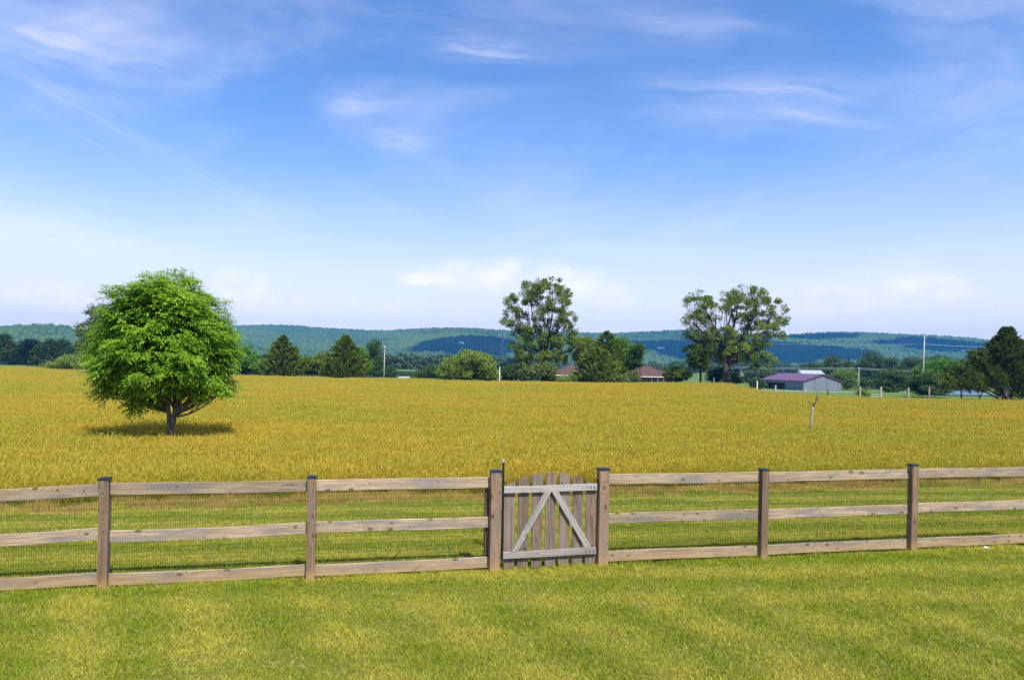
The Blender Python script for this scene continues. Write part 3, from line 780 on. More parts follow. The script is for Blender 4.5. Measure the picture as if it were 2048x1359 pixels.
def tree(label, cat, Y, x, blobs, leaf, npc, nclump, L, W, trunk_r, bark, group=None, name='tree', seed=1, W_px=None, fork=0.35, spread=(.9, 1.5),
         gnd=None, lean=0, flat=.6, shell=.45, trunks=1, thick=.85, part_crown=None, out=.5, droop=.2, limbs=True, trunk_top=None, twig=7):
    r = np.random.default_rng(seed)
    px = Y / F
    base = at(x, 760, Y); bx = base.x; bz = tz(bx, Y) if gnd is None else gnd
    root = empty(name, (bx, Y, bz)); tag(root, label, cat, group)
    cx = sum(b[0] for b in blobs) / len(blobs); hw = W_px or max(abs(b[0] - cx) + b[2] for b in blobs)
    B = []; area = []
    for (qx, qy, rx, ry) in blobs:
        c = at(qx, qy, Y); dd = math.sqrt(max(hw * hw - (qx - cx) ** 2, (rx * rx))) * thick
        B.append((np.array([c.x - bx, 0, c.z - bz]), np.array([rx * px, max(dd, rx * .8) * px, ry * px]))); area.append((rx * ry) ** .8 * dd ** .5)
    area = np.array(area) / sum(area)
    C = []; owner = []
    for k, (c, rad) in enumerate(B):
        m = max(3, int(nclump * area[k])); dvec = unit(r.normal(0, 1, (m, 3))); rr = r.uniform(shell ** 3, 1, (m, 1)) ** (1 / 3)
        C.append(c + dvec * rr * rad * .92); owner += [k] * m
    C = np.concatenate(C); owner = np.array(owner); C[:, 2] = np.maximum(C[:, 2], 0.15)
    sp = r.uniform(spread[0], spread[1], len(C)) * px * 10
    cen = C.mean(0)
    me = crown_mesh(C, L, W, sp, npc, leaf, r, droop, out, flat, cen)
    link('crown', me, root)
    # trunk and limbs
    b = MB(); H = float(C[:, 2].max())
    fz = fork * H; lowest = float(C[:, 2].min())
    topc = B[int(np.argmax([q[0][2] for q in B]))][0]
    for t in range(trunks):
        ox = (t - (trunks - 1) / 2) * trunk_r * 1.1
        fx = lean * fz + ox * 2.2
        b.tube([(ox * .8, 0, -.1), (ox * .8 + fx * .1, 0, fz * .08), (ox + fx * .5, 0, fz * .5), (ox + fx, 0, fz)], [trunk_r * 1.45 / trunks ** .3, trunk_r * 1.05 / trunks ** .3, trunk_r * .9 / trunks ** .3, trunk_r * .78 / trunks ** .3], 10)
    fork_p = Vector((lean * fz, 0, fz * .97))
    if limbs:
        order = np.argsort([q[0][2] for q in B])
        for k in order:
            c, rad = B[k]
            tx = ((k % trunks) - (trunks - 1) / 2) * trunk_r * 1.1 * 3.2 if trunks > 1 else 0
            tgt = Vector(c) + Vector((0, float(r.uniform(-.3, .3)) * rad[1], -rad[2] * .2))
            st = fork_p + Vector((tx, 0, 0))
            if tgt.z < fz * 1.05: st = Vector((lean * fz * .8, 0, min(fz * .85, max(tgt.z * .7, .2))))
            rr0 = trunk_r * (.42 if c[2] > fz * 1.2 else .22)
            pts = limb(b, st, tgt, rr0, rr0 * .32, r, 6, .06)
            mine = C[owner == k]
            for j in range(min(twig, len(mine))):
                q = mine[r.integers(0, len(mine))]; s0 = pts[r.integers(2, 6)]
                limb(b, s0, Vector(q), rr0 * .26, rr0 * .06, r, 3, .04, 4)
    me = b.mesh('trunk', bark, True); link('trunk', me, root)
    return root

def cedar(label, Y, x, top, halfw, leaf, seed=1, n=420, base_y=None, group=None, name='cedar_tree', cat='tree', skirt=0.03, L=.5, W=.12, npc=26, prof=None, bark=None, sp=None):
    r = np.random.default_rng(seed); px = Y / F
    b0 = at(x, 760, Y); bz = tz(b0.x, Y); H = at(x, top, Y).z - bz; R0 = halfw * px
    root = empty(name, (b0.x, Y, bz)); tag(root, label, cat, group)
    h = r.uniform(0, 1, n) ** 1.0 * (1 - skirt) + skirt
    P = prof or [(0, .78), (.12, 1), (.35, .9), (.6, .62), (.8, .34), (1, .02)]
    rad = np.interp(h, [p[0] for p in P], [p[1] for p in P]) * R0
    az = r.uniform(0, 6.283, n); lump = 1 + .16 * np.sin(az * 3 + seed + h * 7) + .12 * np.sin(az * 5 - h * 15)
    rr = rad * np.sqrt(r.uniform(.3, 1, n)) * lump
    C = np.stack([np.cos(az) * rr, np.sin(az) * rr, h * H], 1)
    m = n * npc
    c0 = np.repeat(C, npc, 0); outd = unit(np.stack([np.cos(az), np.sin(az), np.full(n, .55)], 1)); outd = np.repeat(outd, npc, 0)
    spd = (sp or R0 * .20) * np.repeat(.3 + .7 * rad / R0, npc)[:, None]
    t = r.uniform(-1, 1.1, (m, 1)); c = c0 + outd * t * spd * 1.0 + unit(r.normal(0, 1, (m, 3))) * r.uniform(0, 1, (m, 1)) * spd * .5 * (1.15 - np.abs(t) * .7)
    d = unit(outd + r.normal(0, .42, (m, 3)) + np.array([0, 0, .35])); up = unit(np.array([0, 0, 1.]) + r.normal(0, .6, (m, 3)))
    s = unit(np.cross(d, up)); q = leaf_quads(c, d, s, L * r.uniform(.6, 1.4, m), W * r.uniform(.6, 1.4, m))
    rn = np.clip(np.repeat(r.uniform(0, 1, n), npc) * .6 + r.uniform(0, 1, m) * .4, 0, 1)
    me = mesh_np('crown', q.reshape(-1, 3), np.arange(m * 4).reshape(-1, 4), leaf, False, {'rnd': np.repeat(rn, 4)})
    link('crown', me, root)
    b = MB(); tr = max(.09, R0 * .06)
    b.tube([(0, 0, -.1), (0, 0, H * .1), (.05, 0, H * .5), (0, 0, H * .93)], [tr * 1.3, tr, tr * .6, tr * .12], 8)
    for k in range(26):
        i = r.integers(0, n); q = Vector(C[i]); limb(b, (0, 0, max(.1, q.z - R0 * .35)), q, tr * .3, tr * .06, r, 3, .0, 4)
    link('trunk', b.mesh('trunk', bark or M['bark_dark'], True), root)
    return root

def hero_tree():
    r = np.random.default_rng(11); Y = 21.2; px = Y / F
    base = at(343, 760, Y); bx = base.x
    root = empty('shade_tree', (bx, Y, 0)); tag(root, 'round bright green leafy tree standing alone in the golden field at left', 'tree')
    blobs = [(292, 583, 60, 42), (345, 582, 62, 46), (385, 620, 48, 44), (255, 632, 50, 48), (320, 640, 90, 66), (405, 665, 50, 55), (235, 690, 55, 52),
             (212, 738, 42, 38), (300, 710, 100, 62), (395, 715, 62, 56), (432, 700, 32, 48), (250, 765, 52, 34), (330, 770, 72, 40), (392, 765, 50, 26),
             (440, 788, 24, 9), (222, 782, 26, 15), (300, 800, 40, 17), (270, 600, 40, 30), (190, 715, 20, 22)]
    blobs = [(328 + (a - 318) * (.86 if c < 720 else .80), 686 + (c - 690) * .86, d * .84, e * .88) for a, c, d, e in blobs]
    blobs += [(220, 752, 24, 22), (246, 780, 26, 12), (424, 762, 24, 16), (410, 784, 28, 9), (446, 785, 13, 6), (292, 798, 24, 9), (212, 715, 26, 26), (450, 715, 18, 26)]
    cx = 325; hw = 128
    C = []; own = []; B = []
    for k, (qx, qy, rx, ry) in enumerate(blobs):
        c = at(qx, qy, Y); dd = math.sqrt(max(hw * hw - (qx - cx) ** 2 - (max(0, abs(qy - 690) - 30)) ** 2, rx * rx)) * .85
        if k in (14, 15, 16, 18): dd = rx
        if k > 18: dd = min(dd, rx * 1.6)
        cc = np.array([c.x - bx, 0, c.z]); rad = np.array([rx, max(dd, rx * .8), ry]) * px
        B.append((cc, rad)); m = int(9 + 0.0135 * rx * ry * (dd / 90 + .35) * 3.6)
        dv = unit(r.normal(0, 1, (m, 3))); rr = r.uniform(.25, 1, (m, 1)) ** (1 / 2.2)
        C.append(cc + dv * rr * rad * .97); own += [k] * m
    C = np.concatenate(C); own = np.array(own)
    cen = np.array([-.25, 0, 3.2]); dC = unit(C - cen)
    C = cen + (C - cen) * (.97 + .07 * np.sin(dC[:, :1] * 7 + 1) * np.sin(dC[:, 2:] * 8) + .06 * np.sin(dC[:, 1:2] * 9 + dC[:, 2:] * 6 + 2) + r.normal(0, .035, (len(C), 1)))
    gap = np.sin(C[:, 0] * 4.1 + 1.3) * np.sin(C[:, 2] * 5.2 + C[:, 1] * 2) + .7 * np.sin(C[:, 1] * 5.3 + C[:, 0] * 3) * np.sin(C[:, 2] * 7.7 + 2)
    keepc = (gap < .45) | (r.uniform(0, 1, len(C)) < .22); C = C[keepc]; own = np.array(own)[keepc]
    # sprays: leaflets in pairs along a drooping stalk
    per = 12; n = len(C) * per
    csz = np.repeat(r.uniform(.6, 1.35, len(C)), per)[:, None]
    c0 = np.repeat(C, per, 0) + unit(r.normal(0, 1, (n, 3))) * r.uniform(.1, 1, (n, 1)) ** .5 * np.array([.21, .21, .10]) * csz; outw = unit(c0 - cen)
    horiz = unit(outw * np.array([1, 1, .35]) + r.normal(0, .5, (n, 3)) * np.array([1, 1, .5]) + np.array([0, 0, .35]))
    qs = []; rn = []
    base_r = np.repeat(r.uniform(0, 1, len(C)), per)
    nl = 9; Ls = .34
    side0 = unit(np.cross(horiz, np.array([0, 0, 1.]) + r.normal(0, .25, (n, 3))))
    for j in range(nl):
        t = (j // 2 + 1) / (nl // 2 + 1) if j < nl - 1 else 1.0
        sgn = 1 if j % 2 else -1
        p = c0 + horiz * Ls * t + np.array([0, 0, -1.]) * (Ls * .42 * t * t)
        fwd = unit(horiz + np.array([0, 0, -.8 * t]))
        d = unit(fwd * (.55 if j < nl - 1 else 1) + (side0 * sgn * .8 if j < nl - 1 else 0) + np.array([0, 0, -.34]) + r.normal(0, .22, (n, 3)))
        Lf = .108 * r.uniform(.7, 1.3, n); Wf = .038 * r.uniform(.8, 1.2, n)
        s = unit(np.cross(d, np.array([0, 0, 1.]) + outw * .3 + r.normal(0, .25, (n, 3))))
        qs.append(leaf_quads(p + d * (Lf * .5)[:, None], d, s, Lf, Wf)); rn.append(np.clip(base_r * .6 + r.uniform(0, .4, n), 0, 1))
    q = np.concatenate(qs); rn = np.concatenate(rn)
    me = mesh_np('crown', q.reshape(-1, 3), np.arange(len(q) * 4).reshape(-1, 4), M['lf_hero'], False, {'rnd': np.repeat(rn, 4)})
    link('crown', me, root)
    b = MB()
    # two stems rising from one foot
    b.tube([(0, 0, -.1), (-.02, 0, .15), (-.03, 0, .5), (-.07, .02, 1.05), (-.14, .03, 1.7)], [.13, .095, .075, .065, .05], 10)
    b.tube([(.03, 0, -.1), (.04, 0, .2), (.05, -.02, .6), (.11, -.04, 1.05), (.2, -.05, 1.5)], [.12, .095, .085, .075, .06], 10)
    L = Vector((-.1, .03, 1.15)); Rr = Vector((.13, -.04, 1.05))
    for k, (c, rad) in enumerate(B):
        st = (Rr if c[0] > -.25 else L) + Vector((0, 0, float(r.uniform(-.05, .3))))
        for rep in range(2):
            tgt = Vector(c) + Vector((float(r.uniform(-.3, .3)) * rad[0], float(r.uniform(-.55, .55)) * rad[1], float(r.uniform(-.3, .2)) * rad[2]))
            if tgt.z < 1.3: tgt.z = max(tgt.z, .95)
            pts = limb(b, st, tgt, .038, .012, r, 6, .07, 6)
            mine = C[own == k]
            for j in range(12):
                q2 = Vector(mine[r.integers(0, len(mine))]); limb(b, pts[r.integers(2, 6)], q2, .011, .004, r, 3, .04, 4)
    link('trunk', b.mesh('trunk', M['bark'], True), root)
hero_tree()

# sapling with a few bare twigs
def sapling():
    p = at(1621, 881, 27.0); root = empty('bare_sapling', (p.x, p.y, 0)); tag(root, 'leafless forked young sapling standing in the golden field at right', 'tree')
    g = lambda x, y: at(x, y, 27.0) - Vector((p.x, p.y, 0))
    b = MB(); r = np.random.default_rng(3)
    b.tube([(0, 0, -.05), g(1622, 845), g(1625, 820), g(1625, 812)], [.045, .042, .036, .034], 7)
    b.build('trunk', M['bark_pale'], root, True)
    for pts, r0 in (([g(1625, 813), g(1633, 800), g(1641, 786)], .022), ([g(1625, 813), g(1619, 805), g(1614, 792)], .010), ([g(1631, 803), g(1634, 792), g(1634, 775)], .012),
                    ([g(1636, 795), g(1640, 790), g(1642, 780)], .007), ([g(1625, 822), g(1620, 818), g(1617, 812)], .009), ([g(1622, 843), g(1617, 836)], .006)):
        MB().tube(pts, [1.7 * r0 * (1 - .6 * i / (len(pts) - 1)) for i in range(len(pts))], 5).build('branch', M['bark'], root, True)
sapling()

# big pair of field trees
tree('tall open-crowned tree behind the field, in front of the white house', 'tree', 122, 1087,
     [(1062, 575, 30, 20), (1105, 572, 32, 20), (1085, 600, 46, 28), (1125, 600, 20, 24), (1022, 600, 16, 20), (1030, 628, 26, 18), (1012, 648, 16, 12), (1045, 655, 30, 18),
      (1095, 635, 46, 28), (1135, 640, 18, 22), (1080, 675, 40, 22), (1130, 675, 36, 20), (1035, 690, 26, 16), (1060, 705, 40, 22), (1110, 705, 40, 24), (1150, 690, 24, 20),
      (1045, 725, 22, 12), (1072, 735, 28, 15)],
     M['lf_mid'], 80, 390, .38, .17, .42, M['bark_dark'], name='field_tree', seed=21, fork=.28, spread=(.6, 1.05), shell=.3, flat=.8, twig=8)
tree('broad round-crowned tree with forked trunk behind the field', 'tree', 116, 1453,
     [(1400, 605, 34, 24), (1385, 640, 30, 22), (1425, 625, 26, 24), (1375, 665, 16, 14), (1405, 670, 36, 20), (1480, 590, 36, 22), (1515, 598, 26, 20), (1500, 625, 40, 22),
      (1540, 620, 26, 24), (1550, 645, 22, 18), (1520, 655, 34, 20), (1465, 615, 24, 24), (1395, 700, 26, 22), (1430, 695, 30, 24), (1440, 665, 24, 16), (1475, 705, 30, 22), (1510, 705, 28, 26),
      (1520, 725, 24, 15), (1480, 680, 30, 18), (1545, 672, 14, 12)],
     M['lf_mid'], 76, 430, .36, .16, .62, M['bark_dark'], name='field_tree', seed=22, fork=.22, spread=(.6, 1.05), shell=.3, flat=.8, twig=8)
tree('slim leafy tree just left of the broad forked tree', 'tree', 128, 1401, [(1398, 705, 22, 20), (1402, 728, 18, 14), (1388, 722, 14, 12)], M['lf_mid'], 60, 120, .4, .17, .22, M['bark_dark'],
     name='field_tree', seed=23, fork=.5, spread=(.7, 1.1))

TG = 'trees and bushes lining the far side of the field'
def bush(label, Y, x, blobs, leaf='lf_mid', seed=1, n=150, npc=60, L=.36, W=.16, name='bush', cat='bush', sp=(.8, 1.3), **k):
    return tree(label, cat, Y, x, blobs, M[leaf], npc, n, L, W, .10, M['bark_dark'], TG, name=name, seed=seed, fork=.12, spread=sp, **k)
bush('pale yellow-green bush at the field edge left of the shade tree', 150, 137, [(120, 728, 18, 10), (140, 724, 22, 14), (160, 724, 16, 14), (172, 730, 14, 12), (105, 732, 10, 7)], 'lf_bush', 31)
tree('olive green tree showing behind the left side of the shade tree', 'tree', 118, 205, [(205, 630, 26, 24), (185, 660, 26, 20), (215, 665, 34, 30), (180, 690, 24, 22), (210, 705, 36, 26)],
     M['lf_olive'], 70, 260, .36, .16, .28, M['bark'], TG, name='tree', seed=32, fork=.3, spread=(.8, 1.3))
bush('bright green small tree just right of the shade tree', 118, 492, [(490, 705, 18, 16), (498, 718, 22, 16), (486, 730, 22, 14), (512, 732, 14, 12), (475, 735, 10, 12)], 'lf_bright', 33, 150, name='tree', cat='tree')
cedar('pointed olive cedar, the left one of the pair beyond the field', 118, 565, 672, 44, M['lf_cedar'], 34, 420, group=TG, L=.46, W=.17, npc=40)
bush('low rounded bush between the two pointed cedars', 122, 632, [(622, 730, 18, 16), (645, 725, 20, 20), (610, 738, 12, 10), (660, 735, 12, 12)], 'lf_mid', 35)
cedar('pointed olive cedar, the right one of the pair beyond the field', 114, 690, 671, 48, M['lf_cedar'], 36, 460, group=TG, L=.46, W=.17, npc=40)
bush('light green narrow bush behind the right cedar', 124, 722, [(722, 708, 14, 14), (726, 728, 14, 16)], 'lf_bright', 37, 60)
tree('thin dark tree with pale bare stems beside the pole', 'tree', 150, 747, [(747, 692, 14, 12), (742, 704, 11, 10), (757, 700, 9, 12), (748, 722, 16, 14), (755, 738, 22, 14)],
     M['lf_dark'], 44, 130, .38, .17, .2, M['bark_pale'], TG, name='tree', seed=38, fork=.55, spread=(.7, 1.1))
bush('dark rounded bush just right of the thin dark tree', 150, 783, [(783, 745, 10, 12), (776, 748, 10, 9)], 'lf_dark', 39, 50)
bush('dark low bush behind the white-ended shed', 175, 815, [(815, 752, 12, 9), (826, 755, 9, 6)], 'lf_dark', 40, 50)
bush('dark mounded bush left of the large pale bush', 160, 860, [(850, 745, 16, 10), (868, 742, 18, 13), (840, 752, 12, 8)], 'lf_dark', 41, 90)
bush('large pale green mounded bush at the field edge, centre left', 112, 938, [(945, 715, 34, 17), (915, 730, 30, 17), (965, 728, 28, 22), (895, 745, 24, 13), (935, 742, 42, 20), (975, 745, 22, 16), (988, 752, 16, 10)], 'lf_bush', 42, 340, 70, .34, .15)
bush('dark bush below the white house', 116, 1030, [(1020, 745, 18, 16), (1040, 742, 16, 18), (1005, 750, 12, 10)], 'lf_dark', 43, 110)
bush('olive bush at the foot of the tall open tree', 112, 1080, [(1068, 745, 24, 15), (1092, 742, 22, 18), (1050, 750, 14, 11), (1098, 756, 14, 7)], 'lf_olive', 44, 170)
bush('small light bush in front of the red-brown roof', 112, 1135, [(1132, 758, 14, 6), (1147, 759, 9, 5)], 'lf_bush', 45, 60)
cedar('tallest dense green tree with a pointed top in front of the red-brown house', 122, 1212, 663, 40, M['lf_mid'], 46, 420, group=TG, L=.45, W=.17, npc=34, prof=[(0, .8), (.3, 1), (.6, .9), (.8, .6), (.93, .25), (1, .05)])
bush('spreading green tree left of the tallest one by the red-brown house', 126, 1180, [(1172, 690, 24, 18), (1190, 705, 28, 22), (1162, 712, 18, 13), (1198, 730, 24, 22)], 'lf_mid', 47, 230, name='tree', cat='tree')
cedar('rounded olive-brown cedar in front of the house roof', 112, 1192, 697, 40, M['lf_bush'], 48, 420, group=TG, L=.44, W=.18, npc=40, prof=[(0, .75), (.2, 1), (.5, .98), (.8, .7), (1, .2)])
bush('spreading green tree right of the tallest one by the red-brown house', 124, 1248, [(1235, 690, 28, 16), (1256, 705, 24, 20), (1234, 718, 26, 24), (1248, 738, 22, 20), (1273, 698, 13, 13)], 'lf_bright', 49, 260, name='tree', cat='tree')
bush('dark leafy tree at the right end of the clump before the house', 122, 1280, [(1275, 700, 12, 14), (1264, 720, 15, 16), (1277, 722, 8, 14), (1256, 745, 14, 14)], 'lf_dark', 50, 120, name='tree', cat='tree')
bush('brownish scrub at the right foot of the tree clump', 112, 1262, [(1250, 756, 18, 8), (1268, 752, 10, 9), (1230, 757, 24, 8)], 'lf_olive', 51, 90)
bush('round dark green bush at the right end of the red-brown house', 118, 1355, [(1352, 748, 22, 14), (1342, 745, 14, 10), (1368, 748, 12, 12)], 'lf_mid', 52, 150)
bush('dark bush behind the forked trunk', 124, 1432, [(1428, 752, 14, 13), (1440, 748, 12, 14), (1472, 755, 12, 10)], 'lf_dark', 53, 90)
bush('dark small bush at the left end of the barn', 150, 1512, [(1512, 766, 10, 10), (1520, 768, 8, 7)], 'lf_dark', 54, 50)
bush('dark tree standing behind the middle of the barn roof', 300, 1625, [(1625, 734, 17, 8), (1618, 740, 14, 8)], 'lf_dark', 55, 70, 40, .8, .35, name='tree', cat='tree')
bush('domed dark tree behind the right end of the barn', 290, 1665, [(1664, 722, 15, 11), (1662, 735, 22, 12), (1675, 745, 18, 10)], 'lf_dark', 56, 110, 44, .8, .35, name='tree', cat='tree')
bush('mid green round tree against the barn gable end', 225, 1690, [(1685, 750, 20, 12), (1695, 762, 18, 16), (1675, 765, 14, 14), (1700, 748, 10, 8)], 'lf_mid', 57, 140, 50, .55, .25, name='tree', cat='tree')
bush('tall dark tree between the two poles, with the highest crown', 270, 1742, [(1742, 715, 20, 13), (1735, 730, 26, 14), (1755, 725, 16, 12), (1745, 748, 26, 14), (1725, 750, 16, 14)], 'lf_dark', 58, 180, 50, .7, .3, name='tree', cat='tree')
bush('dark pointed tree right of the tallest dark tree', 262, 1783, [(1783, 724, 10, 9), (1780, 738, 16, 10)], 'lf_dark', 59, 70, 44, .7, .3, name='tree', cat='tree')
bush('broad rounded dark bush left of the leaning utility pole', 170, 1785, [(1785, 752, 24, 15), (1770, 765, 20, 15), (1800, 764, 18, 15), (1785, 774, 26, 9)], 'lf_dark', 60, 170, 50, .5, .22)
bush('dark tree behind the utility pole, left side', 250, 1826, [(1826, 724, 18, 10), (1815, 735, 16, 10), (1838, 732, 12, 10)], 'lf_dark', 61, 90, 44, .65, .3, name='tree', cat='tree')
bush('dark tree behind the bright green tree, right of the pole', 250, 1882, [(1882, 722, 20, 9), (1865, 722, 12, 8), (1905, 727, 16, 7)], 'lf_dark', 62, 90, 44, .65, .3, name='tree', cat='tree')
bush('wide bright green tree right of the utility pole', 130, 1895, [(1880, 730, 34, 11), (1912, 735, 30, 13), (1855, 742, 22, 9), (1895, 750, 44, 14), (1930, 752, 22, 14), (1890, 764, 22, 10)], 'lf_bright', 63, 300, 60, .4, .18, name='tree', cat='tree')
bush('dark glossy bush at the foot of the utility pole', 112, 1860, [(1855, 760, 26, 18), (1840, 772, 20, 14), (1880, 775, 24, 12), (1862, 780, 30, 8)], 'lf_dark', 64, 170, 60, .34, .15)
cedar('large dark cedar tree at the right edge of the photo', 82, 2012, 657, 108, M['lf_cedar_dark'], 65, 820, group=TG, L=.34, W=.13, npc=60, skirt=.21,
      prof=[(0, .3), (.12, .85), (.25, 1), (.45, .72), (.6, .50), (.75, .27), (.88, .12), (1, .01)])
cedar('shaded cedar mass beyond the large right-hand cedar', 92, 2062, 688, 62, M['lf_cedar_dark'], 66, 420, group=TG, L=.4, W=.17, npc=50, skirt=.1)
bush('dark low branches reaching left from the right-hand cedar', 88, 1960, [(1962, 745, 26, 18), (1942, 752, 18, 11), (1980, 755, 20, 14)], 'lf_dark', 67, 150, 60, .32, .12)
bush('tiny bush among the wire fence posts', 84, 1724, [(1722, 783, 9, 6), (1728, 786, 8, 5)], 'lf_bush', 68, 40, 30, .2, .08)
for i, (x, top, w_, Yd) in enumerate([(6, 668, 16, 225), (40, 690, 14, 235), (62, 676, 16, 240), (82, 686, 13, 228), (100, 679, 15, 238), (122, 678, 18, 232), (148, 692, 16, 230), (170, 700, 16, 226)]):
    lab = ['dark tree at the far left edge of the photo', 'dark tree second from the left edge, lower than its neighbours', 'dark tree below the peak of the left hill, narrow top',
           'dark tree between two taller ones under the left hill', 'dark round tree left of the widest one in the left row', 'widest dark tree in the left row',
           'dark tree above the pale yellow-green bush', 'dark tree half hidden by the shade tree'][i]
    bush(lab, Yd, x, [(x, top + 12, w_ * .8, 11), (x + 3, top + 28, w_, 14), (x - 3, top + 42, w_ * 1.15, 12)], 'lf_dark', 70 + i, 120, 46, .7, .3, name='tree', cat='tree')

# ------------------------------------------------------------------ mid-distance and hill woods
def crown_proto(k, mat, leafy=True):
    r = np.random.default_rng(900 + k); n = 150
    dv = unit(r.normal(0, 1, (n, 3))); C = dv * (r.uniform(.3, 1, (n, 1)) ** .5) * np.array([1, 1, .75]) * (1 + .2 * np.sin(dv[:, :1] * 4 + k)); C[:, 2] += .7
    return crown_mesh(C, .22, .13, np.full(n, .22), 10, mat, r, centre=np.array([0, 0, .5]))
def treeline():
    P = []
    def row(x0, y0, Y0, x1, y1, Y1, n, h0, h1, dep=12):
        for i in range(n):
            t = r.uniform(); Y = Y0 + (Y1 - Y0) * t + r.uniform(-dep, dep); x = x0 + (x1 - x0) * t
            X = (x - 1024) / F * Y; h = r.uniform(h0, h1); P.append((X, Y, tz(X, Y) - h * .25, h * .62 * r.uniform(.8, 1.3), h * .72))
    r = np.random.default_rng(5)
    row(-150, 0, 330, 480, 0, 420, 60, 8, 13, 25)
    row(450, 0, 330, 760, 0, 420, 60, 7, 11, 25)
    row(740, 0, 610, 1080, 0, 660, 110, 11, 17, 30)
    row(1000, 0, 430, 1330, 0, 520, 50, 6, 10, 20)
    row(1300, 0, 620, 1720, 0, 760, 110, 9, 15, 40)
    row(1500, 0, 330, 1720, 0, 300, 40, 5, 9, 12)
    row(1650, 0, 300, 2150, 0, 330, 110, 9, 12.5, 20)
    row(1700, 0, 230, 1850, 0, 240, 20, 2.5, 5, 8)
    row(-200, 0, 900, 2200, 0, 1200, 500, 12, 18, 120)
    P = np.array(P); n = len(P); m = M['lf_line']
    scatter('far_treeline', P[:, :3], np.stack([np.zeros(n), np.zeros(n), r.uniform(0, 6.28, n)], 1), np.stack([P[:, 3], P[:, 3], P[:, 4]], 1), r.integers(0, 5, n),
            [crown_proto(k, m) for k in range(5)], label='far hedgerows and woods across the valley below the ridge', cat='woods')
M['lf_line'] = leaf_mat('distant_leaves', (0.045, 0.08, 0.018), (0.11, 0.165, 0.035), None, 0.25, .7)
treeline()

def blob_proto(k, mat):
    import bmesh
    bm = bmesh.new(); bmesh.ops.create_icosphere(bm, subdivisions=2, radius=1.0)
    r = np.random.default_rng(300 + k); ph = r.uniform(0, 6.28, 6)
    for v in bm.verts:
        c = v.co; f = 1 + .16 * math.sin(c.x * 4 + ph[0]) * math.sin(c.y * 4 + ph[1]) + .14 * math.sin(c.z * 5 + ph[2] + c.x * 3) + float(r.normal(0, .07))
        v.co = Vector((c.x * f, c.y * f, c.z * f * .85 + .3))
    me = bpy.data.meshes.new('forest_crown'); bm.to_mesh(me); bm.free(); me.materials.append(mat)
    return me
def forest_mat():
    m, b = new_mat('hillside_forest'); pos = b.n('ShaderNodeNewGeometry').outputs['Position']; oi = b.n('ShaderNodeObjectInfo')
    n1 = b.noise(pos, 0.0035, 5, 0.6); n2 = b.noise(pos, 0.35, 3, 0.6)
    c = b.mix(b.ramp(n1, .35, .65), (0.030, 0.072, 0.016), (0.105, 0.165, 0.028))
    c = b.mix(b.m('MULTIPLY', oi.outputs['Random'], .6), c, (0.10, 0.17, 0.04)); c = b.mix(b.m('MULTIPLY', n2, .5), c, (0.02, 0.045, 0.012))
    return finish(m, b, c, .9, spec=.05)
M['forest'] = forest_mat()
M['hill'] = plain('hill_ground', (0.05, 0.08, 0.025), .95, .3, .01)
def ridge(name, prof, Yf, Yc, Yb, seed, label, spacing, size, xlim, cat='hills'):
    r = np.random.default_rng(seed); ph = r.uniform(0, 6.28, 8)
    pxs = np.array([p[0] for p in prof], float); pys = np.array([p[1] for p in prof], float)
    def hz(X, Y):
        yc = Yc + 120 * np.sin(X * .0011 + ph[0]); px = 1024 + F * X / yc
        py = np.interp(px, pxs, pys); u = (px - 1024) / F; v = (HY - py) / F
        zc = CAMH + yc * (u * sr + v * cr) - size * 1.1; zb = -5.5
        s = np.clip((Y - Yf) / (yc - Yf), 0, 1); up = .55 * s + .45 * np.sin(s * np.pi / 2) ** 1.2
        spur = np.sin(X * .006 + ph[1] + Y * .001) * .5 + np.sin(X * .013 + ph[2] - Y * .002) * .3 + np.sin(X * .027 + ph[3]) * .12
        up = up + .10 * spur * np.sin(s * np.pi)
        bk = np.clip((Yb - Y) / (Yb - yc), 0, 1); bk = np.where(Y > yc, bk ** .8, 1)
        return zb + (zc - zb) * up * bk
    xs = np.linspace(-xlim, xlim, 240); ys = np.linspace(Yf, Yb, 60); Xg, Yg = np.meshgrid(xs, ys); Zg = hz(Xg, Yg)
    V = np.stack([Xg, Yg, Zg], -1).reshape(-1, 3); idx = np.arange(V.shape[0]).reshape(60, 240)
    Fq = np.stack([idx[:-1, :-1], idx[:-1, 1:], idx[1:, 1:], idx[1:, :-1]], -1).reshape(-1, 4)
    tag(link(name, mesh_np(name, V, Fq, M['hill'], True)), label, cat, kind='structure')
    xs = np.arange(-xlim, xlim, spacing); ys = np.arange(Yf + 30, Yc + 160, spacing); Xg, Yg = np.meshgrid(xs, ys)
    X = Xg.ravel() + r.uniform(-.5, .5, Xg.size) * spacing; Y = Yg.ravel() + r.uniform(-.5, .5, Xg.size) * spacing
    ok = (np.abs(X) < Y * .80 + 30); X = X[ok]; Y = Y[ok]; Z = hz(X, Y); n = len(X)
    ok = Z > -3; X, Y, Z = X[ok], Y[ok], Z[ok]; n = len(X)
    s = size * r.uniform(.6, 1.35, n)
    scatter(name + '_forest', np.stack([X, Y, Z], 1), np.stack([r.uniform(-.2, .2, n), r.uniform(-.2, .2, n), r.uniform(0, 6.28, n)], 1),
            np.stack([s, s, s * r.uniform(.8, 1.4, n)], 1), r.integers(0, 4, n), [blob_proto(k, M['forest']) for k in range(4)], label=label.replace('ridge', 'forest on the ridge').replace('hill ', 'forest on the hill '), cat='forest')
    return hz
